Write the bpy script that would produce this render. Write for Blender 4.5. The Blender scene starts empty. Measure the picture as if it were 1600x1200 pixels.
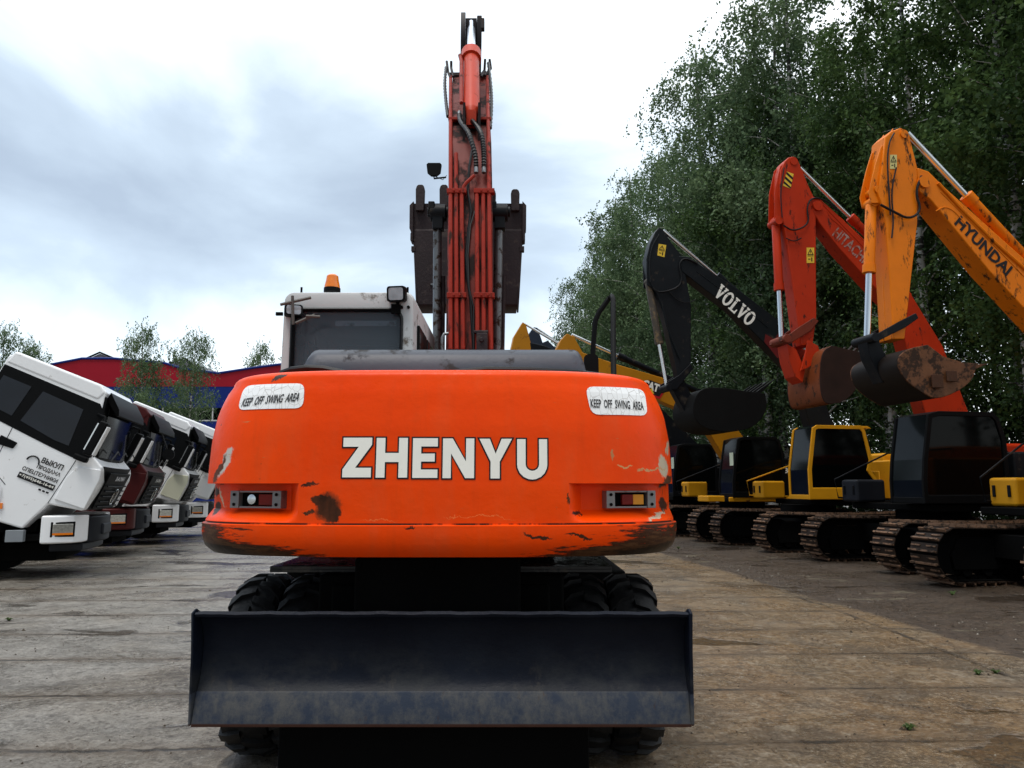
import bpy, bmesh, math, random
from mathutils import Vector, Matrix
R=math.radians; PI=math.pi
S=bpy.context.scene; COL=S.collection
random.seed(7)
# ------------------------------------------------------------------ camera
F=1155.; P=math.atan(160/1155.); CZ=1.6
cam=bpy.data.cameras.new('camera'); co=bpy.data.objects.new('camera',cam); COL.objects.link(co)
co.location=(0,0,CZ); co.rotation_euler=(R(90)+P,0,0); cam.sensor_width=36; cam.lens=36*F/1600.
cam.clip_start=.05; cam.clip_end=3000; S.camera=co
# ------------------------------------------------------------------ view
S.view_settings.view_transform='Standard'; S.view_settings.look='None'
S.view_settings.exposure=0.3; S.view_settings.gamma=1; S.view_settings.use_curve_mapping=False
S.cycles.max_bounces=6; S.cycles.transparent_max_bounces=8
# ------------------------------------------------------------------ sky (world)
W=bpy.data.worlds.new('World'); S.world=W; W.use_nodes=True
def world():
    nt=W.node_tree; n=nt.nodes; l=nt.links; n.clear()
    out=n.new('ShaderNodeOutputWorld'); bg=n.new('ShaderNodeBackground'); l.new(bg.outputs[0],out.inputs[0])
    tc=n.new('ShaderNodeTexCoord'); sep=n.new('ShaderNodeSeparateXYZ'); l.new(tc.outputs['Generated'],sep.inputs[0])
    sky=n.new('ShaderNodeTexSky'); sky.sky_type='NISHITA'; sky.sun_disc=False; sky.sun_elevation=R(70); sky.sun_rotation=R(200)
    # project the view direction on a flat cloud deck
    mp=n.new('ShaderNodeMapping'); mp.inputs['Scale'].default_value=(1.0,1.0,2.3); mp.inputs['Location'].default_value=(2.3,.4,.15)
    l.new(tc.outputs['Generated'],mp.inputs[0])
    nz=n.new('ShaderNodeTexNoise'); nz.inputs['Scale'].default_value=1.9; nz.inputs['Detail'].default_value=7; nz.inputs['Roughness'].default_value=.5; nz.inputs['Distortion'].default_value=.35
    l.new(mp.outputs[0],nz.inputs['Vector'])
    # height term: bright at horizon and above, grey belt between
    z=n.new('ShaderNodeValToRGB'); l.new(sep.outputs['Z'],z.inputs[0]); e=z.color_ramp.elements
    e[0].position=0.0; e[0].color=(.74,)*3+(1,); e[1].position=1; e[1].color=(1,1,1,1)
    for p_,v in ((.19,.72),(.25,.46),(.33,.34),(.42,.40),(.48,.60),(.56,.82),(.7,.9)):
        q=e.new(p_); q.color=(v,v,v,1)
    # brighter towards the middle-right
    ax=n.new('ShaderNodeMath'); ax.operation='MULTIPLY_ADD'; l.new(sep.outputs['X'],ax.inputs[0]); ax.inputs[1].default_value=.58; ax.inputs[2].default_value=.0
    m1=n.new('ShaderNodeMath'); m1.operation='MULTIPLY_ADD'; l.new(nz.outputs['Fac'],m1.inputs[0]); m1.inputs[1].default_value=2.0; m1.inputs[2].default_value=-1.03
    m2=n.new('ShaderNodeMath'); l.new(m1.outputs[0],m2.inputs[0]); l.new(z.outputs[0],m2.inputs[1])
    m3=n.new('ShaderNodeMath'); l.new(m2.outputs[0],m3.inputs[0]); l.new(ax.outputs[0],m3.inputs[1]); m3.use_clamp=True
    cr=n.new('ShaderNodeValToRGB'); l.new(m3.outputs[0],cr.inputs[0]); e=cr.color_ramp.elements
    e[0].position=.05; e[0].color=(.36,.425,.50,1); e[1].position=.95; e[1].color=(1.1,1.14,1.15,1)
    q=e.new(.38); q.color=(.51,.60,.68,1); q=e.new(.62); q.color=(.78,.87,.92,1)
    mx=n.new('ShaderNodeMixRGB'); mx.blend_type='ADD'; mx.inputs[0].default_value=.035; l.new(cr.outputs[0],mx.inputs[1]); l.new(sky.outputs[0],mx.inputs[2])
    # overcast law: the cloud deck is brighter overhead
    st=n.new('ShaderNodeMapRange'); l.new(sep.outputs['Z'],st.inputs[0])
    st.inputs[1].default_value=.5; st.inputs[2].default_value=.95; st.inputs[3].default_value=1.0; st.inputs[4].default_value=1.55
    # the sky is duller on the side behind the camera
    bk=n.new('ShaderNodeMapRange'); l.new(sep.outputs['Y'],bk.inputs[0]); bk.inputs[1].default_value=-.55; bk.inputs[2].default_value=.25; bk.inputs[3].default_value=.52; bk.inputs[4].default_value=1.0
    mu=n.new('ShaderNodeMath'); mu.operation='MULTIPLY'; l.new(st.outputs[0],mu.inputs[0]); l.new(bk.outputs[0],mu.inputs[1])
    l.new(mx.outputs[0],bg.inputs[0]); l.new(mu.outputs[0],bg.inputs[1])
world()
sun=bpy.data.lights.new('sun','SUN'); sun.energy=1.6; sun.angle=R(18); sun.color=(1,.96,.9)
so=bpy.data.objects.new('sun',sun); COL.objects.link(so); so.rotation_euler=(R(20),0,R(-30))
# ------------------------------------------------------------------ materials
def rgb(c): return (c[0],c[1],c[2],1)
MATS={}
def paint(name,c,rough=.45,metal=0,var=.25,scale=3.,dirt=None,amt=.0,dscale=4.,spec=.18,bump=0,coat=0,bscale=30.,dstretch=(1,1,1)):
    if name in MATS: return MATS[name]
    m=bpy.data.materials.new(name); m.use_nodes=True; nt=m.node_tree; n=nt.nodes; l=nt.links
    b=n['Principled BSDF']; b.inputs['Roughness'].default_value=rough; b.inputs['Metallic'].default_value=metal
    b.inputs['Specular IOR Level'].default_value=spec; b.inputs['Coat Weight'].default_value=coat; b.inputs['Coat Roughness'].default_value=.12
    tc=n.new('ShaderNodeTexCoord')
    nz=n.new('ShaderNodeTexNoise'); nz.inputs['Scale'].default_value=scale; nz.inputs['Detail'].default_value=6
    l.new(tc.outputs['Object'],nz.inputs['Vector'])
    mx=n.new('ShaderNodeMixRGB'); l.new(nz.outputs['Fac'],mx.inputs[0])
    mx.inputs[1].default_value=rgb([x*(1-var) for x in c]); mx.inputs[2].default_value=rgb([min(1,x*(1+var)) for x in c])
    last=mx.outputs[0]
    if dirt:
        mp=n.new('ShaderNodeMapping'); mp.inputs['Scale'].default_value=dstretch; l.new(tc.outputs['Object'],mp.inputs[0])
        d=n.new('ShaderNodeTexNoise'); d.inputs['Scale'].default_value=dscale; d.inputs['Detail'].default_value=9; d.inputs['Roughness'].default_value=.68
        l.new(mp.outputs[0],d.inputs['Vector'])
        r=n.new('ShaderNodeMapRange'); l.new(d.outputs['Fac'],r.inputs[0]); t=.72-.35*amt
        r.inputs[1].default_value=t-.03; r.inputs[2].default_value=t+.05
        m2=n.new('ShaderNodeMixRGB'); l.new(r.outputs[0],m2.inputs[0]); l.new(last,m2.inputs[1]); m2.inputs[2].default_value=rgb(dirt); last=m2.outputs[0]
        rr=n.new('ShaderNodeMapRange'); l.new(r.outputs[0],rr.inputs[0]); rr.inputs[3].default_value=rough; rr.inputs[4].default_value=.8
        l.new(rr.outputs[0],b.inputs['Roughness'])
    l.new(last,b.inputs['Base Color'])
    if bump:
        bn=n.new('ShaderNodeTexNoise'); bn.inputs['Scale'].default_value=bscale; bn.inputs['Detail'].default_value=5; l.new(tc.outputs['Object'],bn.inputs['Vector'])
        bu=n.new('ShaderNodeBump'); bu.inputs['Strength'].default_value=bump; bu.inputs['Distance'].default_value=.02; l.new(bn.outputs['Fac'],bu.inputs['Height']); l.new(bu.outputs[0],b.inputs['Normal'])
    MATS[name]=m; return m
RUST=(.05,.018,.008)
black_metal=paint('black_metal',(.004,.005,.007),.5,spec=.14,dirt=(.035,.028,.022),amt=.35)
grime=paint('grime',(.0025,.0025,.0025),.85,spec=.08,var=.5)
rubber=paint('rubber',(.007,.007,.0075),.6,spec=.3,var=.35,bump=.3,bscale=25,dirt=(.022,.019,.016),amt=.25,dscale=8)
seal=paint('rubber_seal',(.004,.004,.005),.45,spec=.3)
chrome=paint('chrome',(.75,.78,.8),.18,metal=1,var=.05)
steel=paint('worn_steel',(.17,.18,.19),.42,metal=.7,dirt=(.05,.03,.02),amt=.5,dscale=12)
glass=paint('dark_glass',(.0015,.002,.002),.07,spec=.12,var=.2)
glass_blue=paint('tinted_glass',(.05,.065,.08),.08,spec=.8,var=.6,scale=4)
orange=paint('orange_paint',(.80,.055,.001),.4)  # replaced below for counterweight
boom_or=paint('faded_orange_red',(.27,.020,.009),.55,var=.3,scale=5,dirt=(.035,.014,.010),amt=.42,dscale=7,bump=.1,dstretch=(1,1,.35))
boom_dk=paint('grimy_boom_plate',(.15,.018,.011),.55,var=.5,scale=3,dirt=(.018,.009,.008),amt=.62,dscale=4,bump=.1,dstretch=(1,1,.4))
maroon=paint('dark_maroon_steel',(.020,.011,.013),.6,spec=.3,var=.4,dirt=(.06,.045,.04),amt=.35,dscale=6,bump=.2)
hood_gray=paint('grey_hood_paint',(.060,.067,.083),.38,var=.3,dirt=(.035,.033,.033),amt=.4,dscale=5,dstretch=(1,1,1),bump=.05)
cab_white=paint('weathered_white',(.52,.53,.53),.45,var=.12,dirt=(.13,.11,.09),amt=.35,dscale=6,bump=.05)
white=paint('white_paint',(.86,.87,.88),.28,var=.04,dirt=(.45,.43,.4),amt=.2,dscale=5,coat=.4)
cream=paint('yellowed_white',(.62,.62,.48),.35,var=.06)
dkred=paint('dark_red_paint',(.060,.006,.006),.45,spec=.2,var=.15)
tglass=paint('truck_side_glass',(.008,.011,.018),.08,spec=.3,var=.5,scale=2)
plastic=paint('black_plastic',(.003,.0033,.0038),.55,spec=.10,var=.3)
hyel=paint('amber_yellow_paint',(.74,.180,.0015),.45,var=.2,dirt=(.07,.028,.010),amt=.36,dscale=9,bump=.08,dstretch=(1,1,.35))
hred=paint('orange_red_paint',(.44,.027,.003),.45,var=.22,dirt=(.05,.012,.008),amt=.30,dscale=9,bump=.08,dstretch=(1,1,.35))
vblk=paint('anthracite_paint',(.008,.010,.012),.42,spec=.14,var=.35,dirt=(.045,.036,.028),amt=.28,dscale=5,bump=.08)
vyel=paint('yellow_paint',(.66,.30,.010),.4,var=.12,dirt=(.12,.06,.02),amt=.22)
cyel=paint('deep_yellow_paint',(.42,.17,.006),.42,var=.12,dirt=(.10,.05,.02),amt=.25)
bucket_m=paint('rusty_bucket_steel',(.055,.021,.009),.55,var=.5,scale=4,dirt=(.035,.02,.014),amt=.5,dscale=4,bump=.2)
bucket_or=paint('rusty_orange_steel',(.17,.042,.011),.5,var=.4,dirt=(.05,.025,.015),amt=.45,dscale=5,bump=.15)
bucket_k=paint('black_bucket_steel',(.003,.003,.003),.7,spec=.15,var=.5,bump=.2)
shoe_m=paint('track_shoe_steel',(.22,.125,.075),.5,metal=.1,var=.5,scale=6,dirt=(.035,.025,.018),amt=.55,dscale=7,bump=.2)
shoe_d=paint('track_shoe_plate',(.030,.019,.013),.6,var=.6,scale=8)
darkgray=paint('dark_grey_plastic',(.014,.016,.021),.5,spec=.2)
headm=paint('headlamp_glass',(.5,.5,.45),.12,metal=.55,var=.6,scale=25)
amber=paint('amber_lens',(.85,.20,.01),.2,var=.3,scale=30,spec=.7)
redlens=paint('red_lens',(.16,.012,.008),.25)
ylens=paint('yellow_lens',(.65,.28,.03),.3)
letter_w=paint('white_lettering',(.86,.85,.78),.5,var=.06,scale=8,dirt=(.45,.42,.36),amt=.12,dscale=12)
letter_g=paint('faded_lettering',(.35,.22,.19),.6,var=.4,dirt=(.3,.05,.02),amt=.6,dscale=12)
letter_k=paint('black_lettering',(.012,.012,.014),.5)
sticky=paint('yellow_warning_sticker',(.75,.50,.05),.5,var=.1)
stickcream=paint('cream_warning_sticker',(.62,.55,.22),.5,var=.1)
lamp_glass=paint('work_lamp_glass',(.35,.36,.38),.15,metal=.4,var=.5,scale=20)
wood=paint('weathered_board',(.12,.11,.10),.8,var=.4)
# ------------------------------------------------------------------ mesh kit
class MB:
    def __init__(s): s.v=[]; s.f=[]; s.m=[]
    def add(s,vs,fs,m=0):
        b=len(s.v); s.v+=[tuple(v) for v in vs]; s.f+=[tuple(b+i for i in f) for f in fs]; s.m+=[m]*len(fs); return s
    def box(s,x0,x1,y0,y1,z0,z1,m=0,M=None):
        vs=[Vector((x,y,z)) for x in (x0,x1) for y in (y0,y1) for z in (z0,z1)]
        if M is not None: vs=[M@v for v in vs]
        return s.add(vs,[(0,1,3,2),(4,6,7,5),(0,4,5,1),(2,3,7,6),(0,2,6,4),(1,5,7,3)],m)
    def prism(s,pts,a,b,fn,m=0):
        # pts 2-D outline, a/b the two lateral coordinates, fn(u,v,lat)->xyz
        n=len(pts); vs=[fn(u,v,a) for u,v in pts]+[fn(u,v,b) for u,v in pts]
        fs=[tuple(range(n)),tuple(range(2*n-1,n-1,-1))]+[(i,n+i,n+(i+1)%n,(i+1)%n) for i in range(n)]
        return s.add(vs,fs,m)
    def tube(s,pts,r,seg=8,m=0,caps=True,rib=0):
        pts=[Vector(p) for p in pts]; rings=[]; n=len(pts); up=None
        for i,p in enumerate(pts):
            t=(pts[min(i+1,n-1)]-pts[max(i-1,0)]).normalized()
            if up is None:
                up=Vector((0,0,1)) if abs(t.z)<.9 else Vector((1,0,0))
            u=(up-t*up.dot(t)).normalized(); up=u; w=t.cross(u)
            rr=r[i] if isinstance(r,(list,tuple)) else r
            if rib and i%2: rr*=rib
            rings.append([p+u*rr*math.cos(2*PI*k/seg)+w*rr*math.sin(2*PI*k/seg) for k in range(seg)])
        return s.loft(rings,m,caps)
    def loft(s,rings,m=0,caps=True,closed=True):
        k=len(rings[0]); vs=[v for r in rings for v in r]; fs=[]
        for i in range(len(rings)-1):
            for j in range(k if closed else k-1):
                a=i*k+j; b=i*k+(j+1)%k; fs.append((a,b,b+k,a+k))
        if caps: fs+= [tuple(range(k-1,-1,-1)), tuple((len(rings)-1)*k+j for j in range(k))]
        return s.add(vs,fs,m)
    def cyl(s,p0,p1,r,seg=14,m=0): return s.tube([p0,p1],r,seg,m)
    def build(s,name,mats,parent=None,bev=0,smooth=35,loc=None,off=None,bseg=2):
        me=bpy.data.meshes.new(name); v=s.v
        if off is not None: v=[(a-off[0],b-off[1],c-off[2]) for a,b,c in v]
        me.from_pydata(v,[],s.f)
        if not isinstance(mats,(list,tuple)): mats=[mats]
        for m in mats: me.materials.append(m)
        me.polygons.foreach_set('material_index',s.m)
        bm=bmesh.new(); bm.from_mesh(me); bmesh.ops.recalc_face_normals(bm,faces=bm.faces); bm.to_mesh(me); bm.free()
        if smooth: me.shade_smooth(); me.set_sharp_from_angle(angle=R(smooth))
        o=bpy.data.objects.new(name,me); COL.objects.link(o)
        if parent: o.parent=parent
        if loc: o.location=loc
        if bev:
            md=o.modifiers.new('bevel','BEVEL'); md.width=bev; md.segments=bseg; md.limit_method='ANGLE'; md.angle_limit=R(38); md.harden_normals=True
        return o
def smooth_line(pts,n=2):
    for _ in range(n):
        q=[pts[0]]
        for a,b in zip(pts,pts[1:]):
            q.append(tuple(.75*x+.25*y for x,y in zip(a,b))); q.append(tuple(.25*x+.75*y for x,y in zip(a,b)))
        q.append(pts[-1]); pts=q
    return pts
def tag(o,label=None,cat=None,group=None,kind=None):
    if label: o['label']=label
    if cat: o['category']=cat
    if group: o['group']=group
    if kind: o['kind']=kind
    return o
def thing(name,loc=(0,0,0),rz=0,label=None,cat=None,group=None):
    o=bpy.data.objects.new(name,None); o.empty_display_size=.3; COL.objects.link(o); o.location=loc; o.rotation_euler=(0,0,rz)
    return tag(o,label,cat,group)
def copy_tree(o,parent=None):
    c=o.copy(); COL.objects.link(c); c.parent=parent
    for ch in list(o.children): copy_tree(ch,c)
    return c
def ray(px,py):
    x=(px-800)/F;y=(600-py)/F
    return (x, math.cos(P)-y*math.sin(P), math.sin(P)+y*math.cos(P))
def at(px,py,Y):
    d=ray(px,py); t=Y/d[1]; return Vector((d[0]*t,Y,CZ+d[2]*t))
def loc(px,py,m,yl=.17):
    cx,cy,th=m; f=(math.cos(th),math.sin(th));l=(-math.sin(th),math.cos(th)); d=ray(px,py)
    t=(yl+cx*l[0]+cy*l[1])/(d[0]*l[0]+d[1]*l[1]); X,Y,Z=d[0]*t,d[1]*t,CZ+d[2]*t
    return ((X-cx)*f[0]+(Y-cy)*f[1],Z)
def text2d(s_,size=1,off=0,res=2):
    c=bpy.data.curves.new('tmp','FONT'); c.body=s_; c.size=size; c.offset=off; c.resolution_u=res
    o=bpy.data.objects.new('tmp',c); COL.objects.link(o); bpy.context.view_layer.update()
    dg=bpy.context.evaluated_depsgraph_get(); me=bpy.data.meshes.new_from_object(o.evaluated_get(dg))
    vs=[(v.co.x,v.co.y) for v in me.vertices]; fs=[tuple(p.vertices) for p in me.polygons]
    bpy.data.objects.remove(o); bpy.data.curves.remove(c); bpy.data.meshes.remove(me)
    x0=min(v[0] for v in vs); x1=max(v[0] for v in vs); y0=min(v[1] for v in vs); y1=max(v[1] for v in vs)
    return vs,fs,(x0,x1,y0,y1)
def text_fit(mb,s_,w,h,fn,off=0,m=0):
    """text stretched to w x h, fn(u,v)->xyz"""
    vs,fs,(x0,x1,y0,y1)=text2d(s_,1,off)
    mb.add([fn((x-x0)/(x1-x0)*w,(y-y0)/(y1-y0)*h) for x,y in vs],fs,m)
def rrect(w,h,r,k=5,cx=0,cy=0):
    pts=[]
    for qx,qy,a0 in ((1,1,0),(-1,1,90),(-1,-1,180),(1,-1,270)):
        for i in range(k):
            a=R(a0+90*i/(k-1)); pts.append((cx+qx*(w/2-r)+r*math.cos(a),cy+qy*(h/2-r)+r*math.sin(a)))
    return pts
# ------------------------------------------------------------------ ground
def ground():
    m=bpy.data.materials.new('wet_concrete_slabs'); m.use_nodes=True; nt=m.node_tree; n=nt.nodes; l=nt.links; b=n['Principled BSDF']
    tc=n.new('ShaderNodeTexCoord'); sep=n.new('ShaderNodeSeparateXYZ'); l.new(tc.outputs['Object'],sep.inputs[0])
    def math_(op,a,b_=None,c_=None,cl=False):
        k=n.new('ShaderNodeMath'); k.operation=op; k.use_clamp=cl
        for i,x in enumerate((a,b_,c_)):
            if x is None: continue
            if isinstance(x,(int,float)): k.inputs[i].default_value=x
            else: l.new(x,k.inputs[i])
        return k.outputs[0]
    def noise(sc,det=6,ro=.55,stretch=None,dist=0):
        k=n.new('ShaderNodeTexNoise'); k.inputs['Scale'].default_value=sc; k.inputs['Detail'].default_value=det; k.inputs['Roughness'].default_value=ro; k.inputs['Distortion'].default_value=dist
        if stretch:
            mp=n.new('ShaderNodeMapping'); mp.inputs['Scale'].default_value=stretch; l.new(tc.outputs['Object'],mp.inputs[0]); l.new(mp.outputs[0],k.inputs['Vector'])
        else: l.new(tc.outputs['Object'],k.inputs['Vector'])
        return k.outputs['Fac']
    def rng(x,a,b_,c_=0,d=1):
        k=n.new('ShaderNodeMapRange'); l.new(x,k.inputs[0])
        for i,v in enumerate((a,b_,c_,d)): k.inputs[i+1].default_value=v
        return k.outputs[0]
    def mix(f,a,b_):
        k=n.new('ShaderNodeMixRGB'); 
        if isinstance(f,(int,float)): k.inputs[0].default_value=f
        else: l.new(f,k.inputs[0])
        for i,x in ((1,a),(2,b_)):
            if isinstance(x,tuple): k.inputs[i].default_value=x
            else: l.new(x,k.inputs[i])
        return k.outputs[0]
    X,Y=sep.outputs['X'],sep.outputs['Y']
    n1=noise(.55); n2=noise(2.6,8,.65); n3=noise(14,8,.7); n4=noise(38,7,.78); n5=noise(5.5,9,.72,None,.8)
    # rows of slabs 1.22 m deep, joints slightly skew and wobbly
    wob=math_('ADD',math_('MULTIPLY_ADD',n2,.16,-.08),math_('MULTIPLY_ADD',n3,.06,-.03))
    yy=math_('ADD',math_('MULTIPLY_ADD',X,-.035,Y),wob)
    row=math_('DIVIDE',yy,1.22); fr=math_('FRACT',row); rid=math_('FLOOR',row)
    jd=math_('MINIMUM',fr,math_('SUBTRACT',1,fr)); joint=rng(jd,.006,.026,1,0); jwide=rng(math_('ADD',jd,math_('MULTIPLY_ADD',n3,.14,-.07)),.02,.13,1,0)
    xx=math_('DIVIDE',math_('ADD',math_('ADD',X,wob),math_('MULTIPLY',rid,.0)),5.9); fx=math_('FRACT',math_('ADD',xx,.28)); jx=rng(math_('MINIMUM',fx,math_('SUBTRACT',1,fx)),.003,.008,1,0)
    joint=math_('MAXIMUM',joint,jx)
    wn=n.new('ShaderNodeTexWhiteNoise'); wn.noise_dimensions='1D'; l.new(rid,wn.inputs['W'])
    # edge of the slabs, mud strip to the right
    edge=math_('MULTIPLY_ADD',Y,.115,X)         # x + .115 y  =  5.75 along the edge
    edge=math_('ADD',edge,math_('MULTIPLY_ADD',n2,.5,-.25))
    soil=rng(edge,5.62,5.78)
    # colours
    conc=mix(rng(n2,.35,.65),(.18,.167,.148,1),(.32,.30,.272,1))
    conc=mix(math_('MULTIPLY',rng(wn.outputs[0],0,1),.35),conc,(.10,.088,.072,1))
    brown=mix(rng(n2,.3,.7),(.105,.060,.022,1),(.25,.160,.072,1))
    c2_=mix(rng(noise(.7,6,.6,None,.8),.45,.6),brown,(.165,.135,.095,1)); brown=mix(.5,brown,c2_); bfac=math_('ADD',rng(X,-2.5,1.8,.02,.98),math_('MULTIPLY_ADD',n1,1.3,-.65),None,True)
    c=mix(bfac,conc,brown)
    c=mix(math_('MULTIPLY',rng(n3,.52,.66),.75),c,(.33,.31,.28,1)); c=mix(math_('MULTIPLY',rng(n3,.49,.36),.75),c,(.055,.042,.029,1))            # pale aggregate
    c=mix(math_('MULTIPLY',rng(noise(.9,8,.68,(1,1.1,1),1.4),.50,.62),.62),c,(.055,.042,.03,1))   # damp mud smears
    c=mix(math_('MULTIPLY',rng(n5,.53,.64),.55),c,(.06,.047,.034,1)); c=mix(math_('MULTIPLY',rng(n5,.45,.36),.40),c,(.36,.335,.30,1)); c=mix(math_('MULTIPLY',rng(n4,.53,.64),.6),c,(.46,.44,.40,1)); c=mix(math_('MULTIPLY',rng(n4,.47,.38),.75),c,(.035,.026,.018,1))
    c=mix(math_('MULTIPLY',jwide,.55),c,(.12,.088,.058,1))
    c=mix(math_('MULTIPLY',math_('MULTIPLY',joint,rng(noise(1.3,6,.7),.46,.56)),.95),c,(.03,.024,.018,1))
    tn=n.new('ShaderNodeMixRGB'); tn.blend_type='MULTIPLY'; l.new(math_('MULTIPLY',math_('ADD',math_('MULTIPLY',bfac,.8),.2),1.0),tn.inputs[0]); l.new(c,tn.inputs[1]); tn.inputs[2].default_value=(.97,.87,.71,1); c=tn.outputs[0]
    sc=mix(rng(n3,.35,.7),(.030,.019,.011,1),(.100,.066,.040,1))
    sc=mix(math_('MULTIPLY',rng(noise(.8,6,.6,(1,2.5,1)),.60,.68),.8),sc,(.22,.19,.12,1))
    c=mix(soil,c,sc); l.new(c,b.inputs['Base Color'])
    # wetness
    wet=rng(noise(.8,7,.62,(1,1.3,1),1.0),.42,.58)
    pud=math_('MULTIPLY',rng(noise(.42,5,.5,(1,1.7,1),.5),.585,.615),rng(n3,.72,.55))
    ro=math_('ADD',math_('MULTIPLY_ADD',wet,-.30,.44),math_('MULTIPLY_ADD',n3,.3,-.15))
    ro=math_('ADD',ro,math_('MULTIPLY',soil,.15),None,True); ro=mix(math_('MULTIPLY',pud,.9),ro,(.10,.10,.10,1)); l.new(ro,b.inputs['Roughness'])
    c=mix(math_('MULTIPLY',pud,.55),c,(.045,.036,.028,1)); l.new(c,b.inputs['Base Color'])
    h=math_('ADD',math_('MULTIPLY',n3,.5),math_('MULTIPLY',n4,.8)); h=math_('ADD',h,math_('MULTIPLY',n2,.9)); h=math_('SUBTRACT',h,math_('MULTIPLY',joint,.9)); h=math_('ADD',h,math_('MULTIPLY',math_('MULTIPLY',soil,n3),1.2))
    h=math_('ADD',h,math_('MULTIPLY',n5,1.1)); h=math_('MULTIPLY',h,math_('MULTIPLY_ADD',pud,-.93,1))
    bu=n.new('ShaderNodeBump'); bu.inputs['Strength'].default_value=.9; bu.inputs['Distance'].default_value=.028; l.new(h,bu.inputs['Height']); l.new(bu.outputs[0],b.inputs['Normal'])
    mb=MB(); xs=[-400,-60,-20]+[-12+i*.5 for i in range(61)]+[30,60,400]; ys=[-60,-10]+[i*.5 for i in range(0,71)]+[50,90,200,600]
    rnd=random.Random(3)
    vs=[]
    for y in ys:
        for x in xs:
            e=x+.115*y-5.75; z=0
            if e>0 and y<45 and x<30: z=.02*math.sin(x*2.1+y*.7)+rnd.uniform(-.01,.012)-.03
            vs.append((x,y,z))
    k=len(xs); mb.add(vs,[(j*k+i,j*k+i+1,(j+1)*k+i+1,(j+1)*k+i) for j in range(len(ys)-1) for i in range(k-1)])
    tag(mb.build('ground',m,smooth=60),kind='structure')
    # loose grit and clods along the slab edge and joints
    mb=MB(); rnd=random.Random(5)
    for i in range(3600):
        if i%3: y=rnd.uniform(4,20)**1; x=5.75-.115*y+rnd.gauss(.35,.45)+(rnd.random()<.35)*rnd.uniform(0,2.2)
        else:
            y=rnd.uniform(3.5,16); x=rnd.uniform(-6,5)
        s_=rnd.uniform(.004,.013)*(1 if rnd.random()<.93 else 2.0)
        p=Vector((x,y,s_*.3)); q=[p+Vector((rnd.uniform(.6,1.3)*s_*math.cos(a),rnd.uniform(.6,1.3)*s_*math.sin(a),-s_*.4)) for a in (0,1.6,3.1,4.7)]; t=p+Vector((rnd.uniform(-.3,.3)*s_,0,s_*rnd.uniform(.4,.8)))
        mb.add(q+[t],[(0,1,4),(1,2,4),(2,3,4),(3,0,4)],0 if rnd.random()<.95 else 1)
    tag(mb.build('loose_gravel',[paint('clods',(.05,.037,.026),.8,var=.5),paint('pale_grit',(.28,.26,.22),.7)],smooth=0),kind='stuff')
ground()
leafg=None
def weed(x,y,s_,rnd,label):
    mb=MB()
    for i in range(26):
        a=rnd.uniform(0,2*PI); L=s_*rnd.uniform(.5,1.1); w=.012; d=Vector((math.cos(a),math.sin(a),0)); sd=Vector((-d.y,d.x,0))*w
        p0=d*.01; p1=d*L*.45+Vector((0,0,L*.55)); p2=d*L*.9+Vector((0,0,L*.5*rnd.uniform(.4,1.2)))
        mb.add([p0-sd*.5,p0+sd*.5,p1+sd,p1-sd,p2],[(0,1,2,3),(3,2,4)])
    o=mb.build('weed',paint('weed_green',(.035,.060,.012),.6,var=.4),loc=(x,y,0),smooth=0); tag(o,label,'weed','small weeds growing in the yard surface')
rw=random.Random(11)
for px,py,s_,lb in ((1488,930,.10,'green weed sprouting in the dark mud strip, farthest to the right rear'),(1528,1054,.06,'small green weed between slabs at the right, left of its pair'),(1556,1052,.05,'tiny green weed between slabs at the right, right of its pair'),(1060,858,.10,'weed beside the right end of the orange counterweight'),(14,970,.06,'tiny weed at the left edge below the white truck'),(1420,1140,.06,'low sparse weed nearest the lower right corner')):
    d=ray(px,py); t=-CZ/d[2]; weed(d[0]*t,d[1]*t,s_,rw,lb)
# ------------------------------------------------------------------ main machine : orange wheeled excavator seen from behind
CX=-.403; ROOT=(CX,6.2,0)
EX=thing('wheeled_excavator',ROOT,0,'orange wheeled excavator seen from behind with raised boom, nearest the camera','excavator')
def bld(mb,name,mats,parent=EX,**k): return mb.build(name,mats,parent,off=ROOT,**k)
WT=[(1.25,1.295),(1.28,1.328),(1.31,1.336),(1.36,1.345),(1.405,1.345),(1.412,1.332),(1.53,1.332),(1.67,1.33),(1.84,1.322),(2.0,1.298),(2.1,1.26),(2.16,1.225),(2.3,1.15)]
YT=[(1.25,3.77),(1.28,3.745),(1.31,3.73),(1.36,3.722),(1.405,3.722),(1.412,3.737),(1.6,3.735),(1.9,3.745),(2.1,3.77),(2.3,3.83)]
ZT=2.155; RT=.05
def lerp(T,z):
    if z<=T[0][0]: return T[0][1]
    for (a,u),(b,v) in zip(T,T[1:]):
        if z<=b: return u+(v-u)*(z-a)/(b-a)
    return T[-1][1]
NEXP=3.3; BB=.82
def cw_y(x,z,ins=0):
    if z>ZT: q=min((z-ZT)/RT,.98); ins+=RT*(1-math.sqrt(1-q*q)); z=ZT
    u=min(abs(x-CX)/(lerp(WT,z)-ins),.9999); return lerp(YT,z)+ins+BB*(1-(1-u**NEXP)**(1/NEXP))
def rec(x,z):
    """inward depth of the tail-lamp recesses; sharp top edge, fading below and inboard"""
    sx=x-CX; side=abs(sx)
    in0=.70 if sx<0 else .72
    if side<in0-.02 or z>1.615 or z<1.425: return 0
    du=min(1,(side-in0+.02)/.06); dz=min(1,(z-1.425)/.055)
    return .11*du*dz
def px2cw(px,py):
    y=3.8
    for _ in range(30):
        p=at(px,py,y); y=.5*y+.5*cw_y(p.x,p.z)
    return at(px,py,y)
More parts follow.
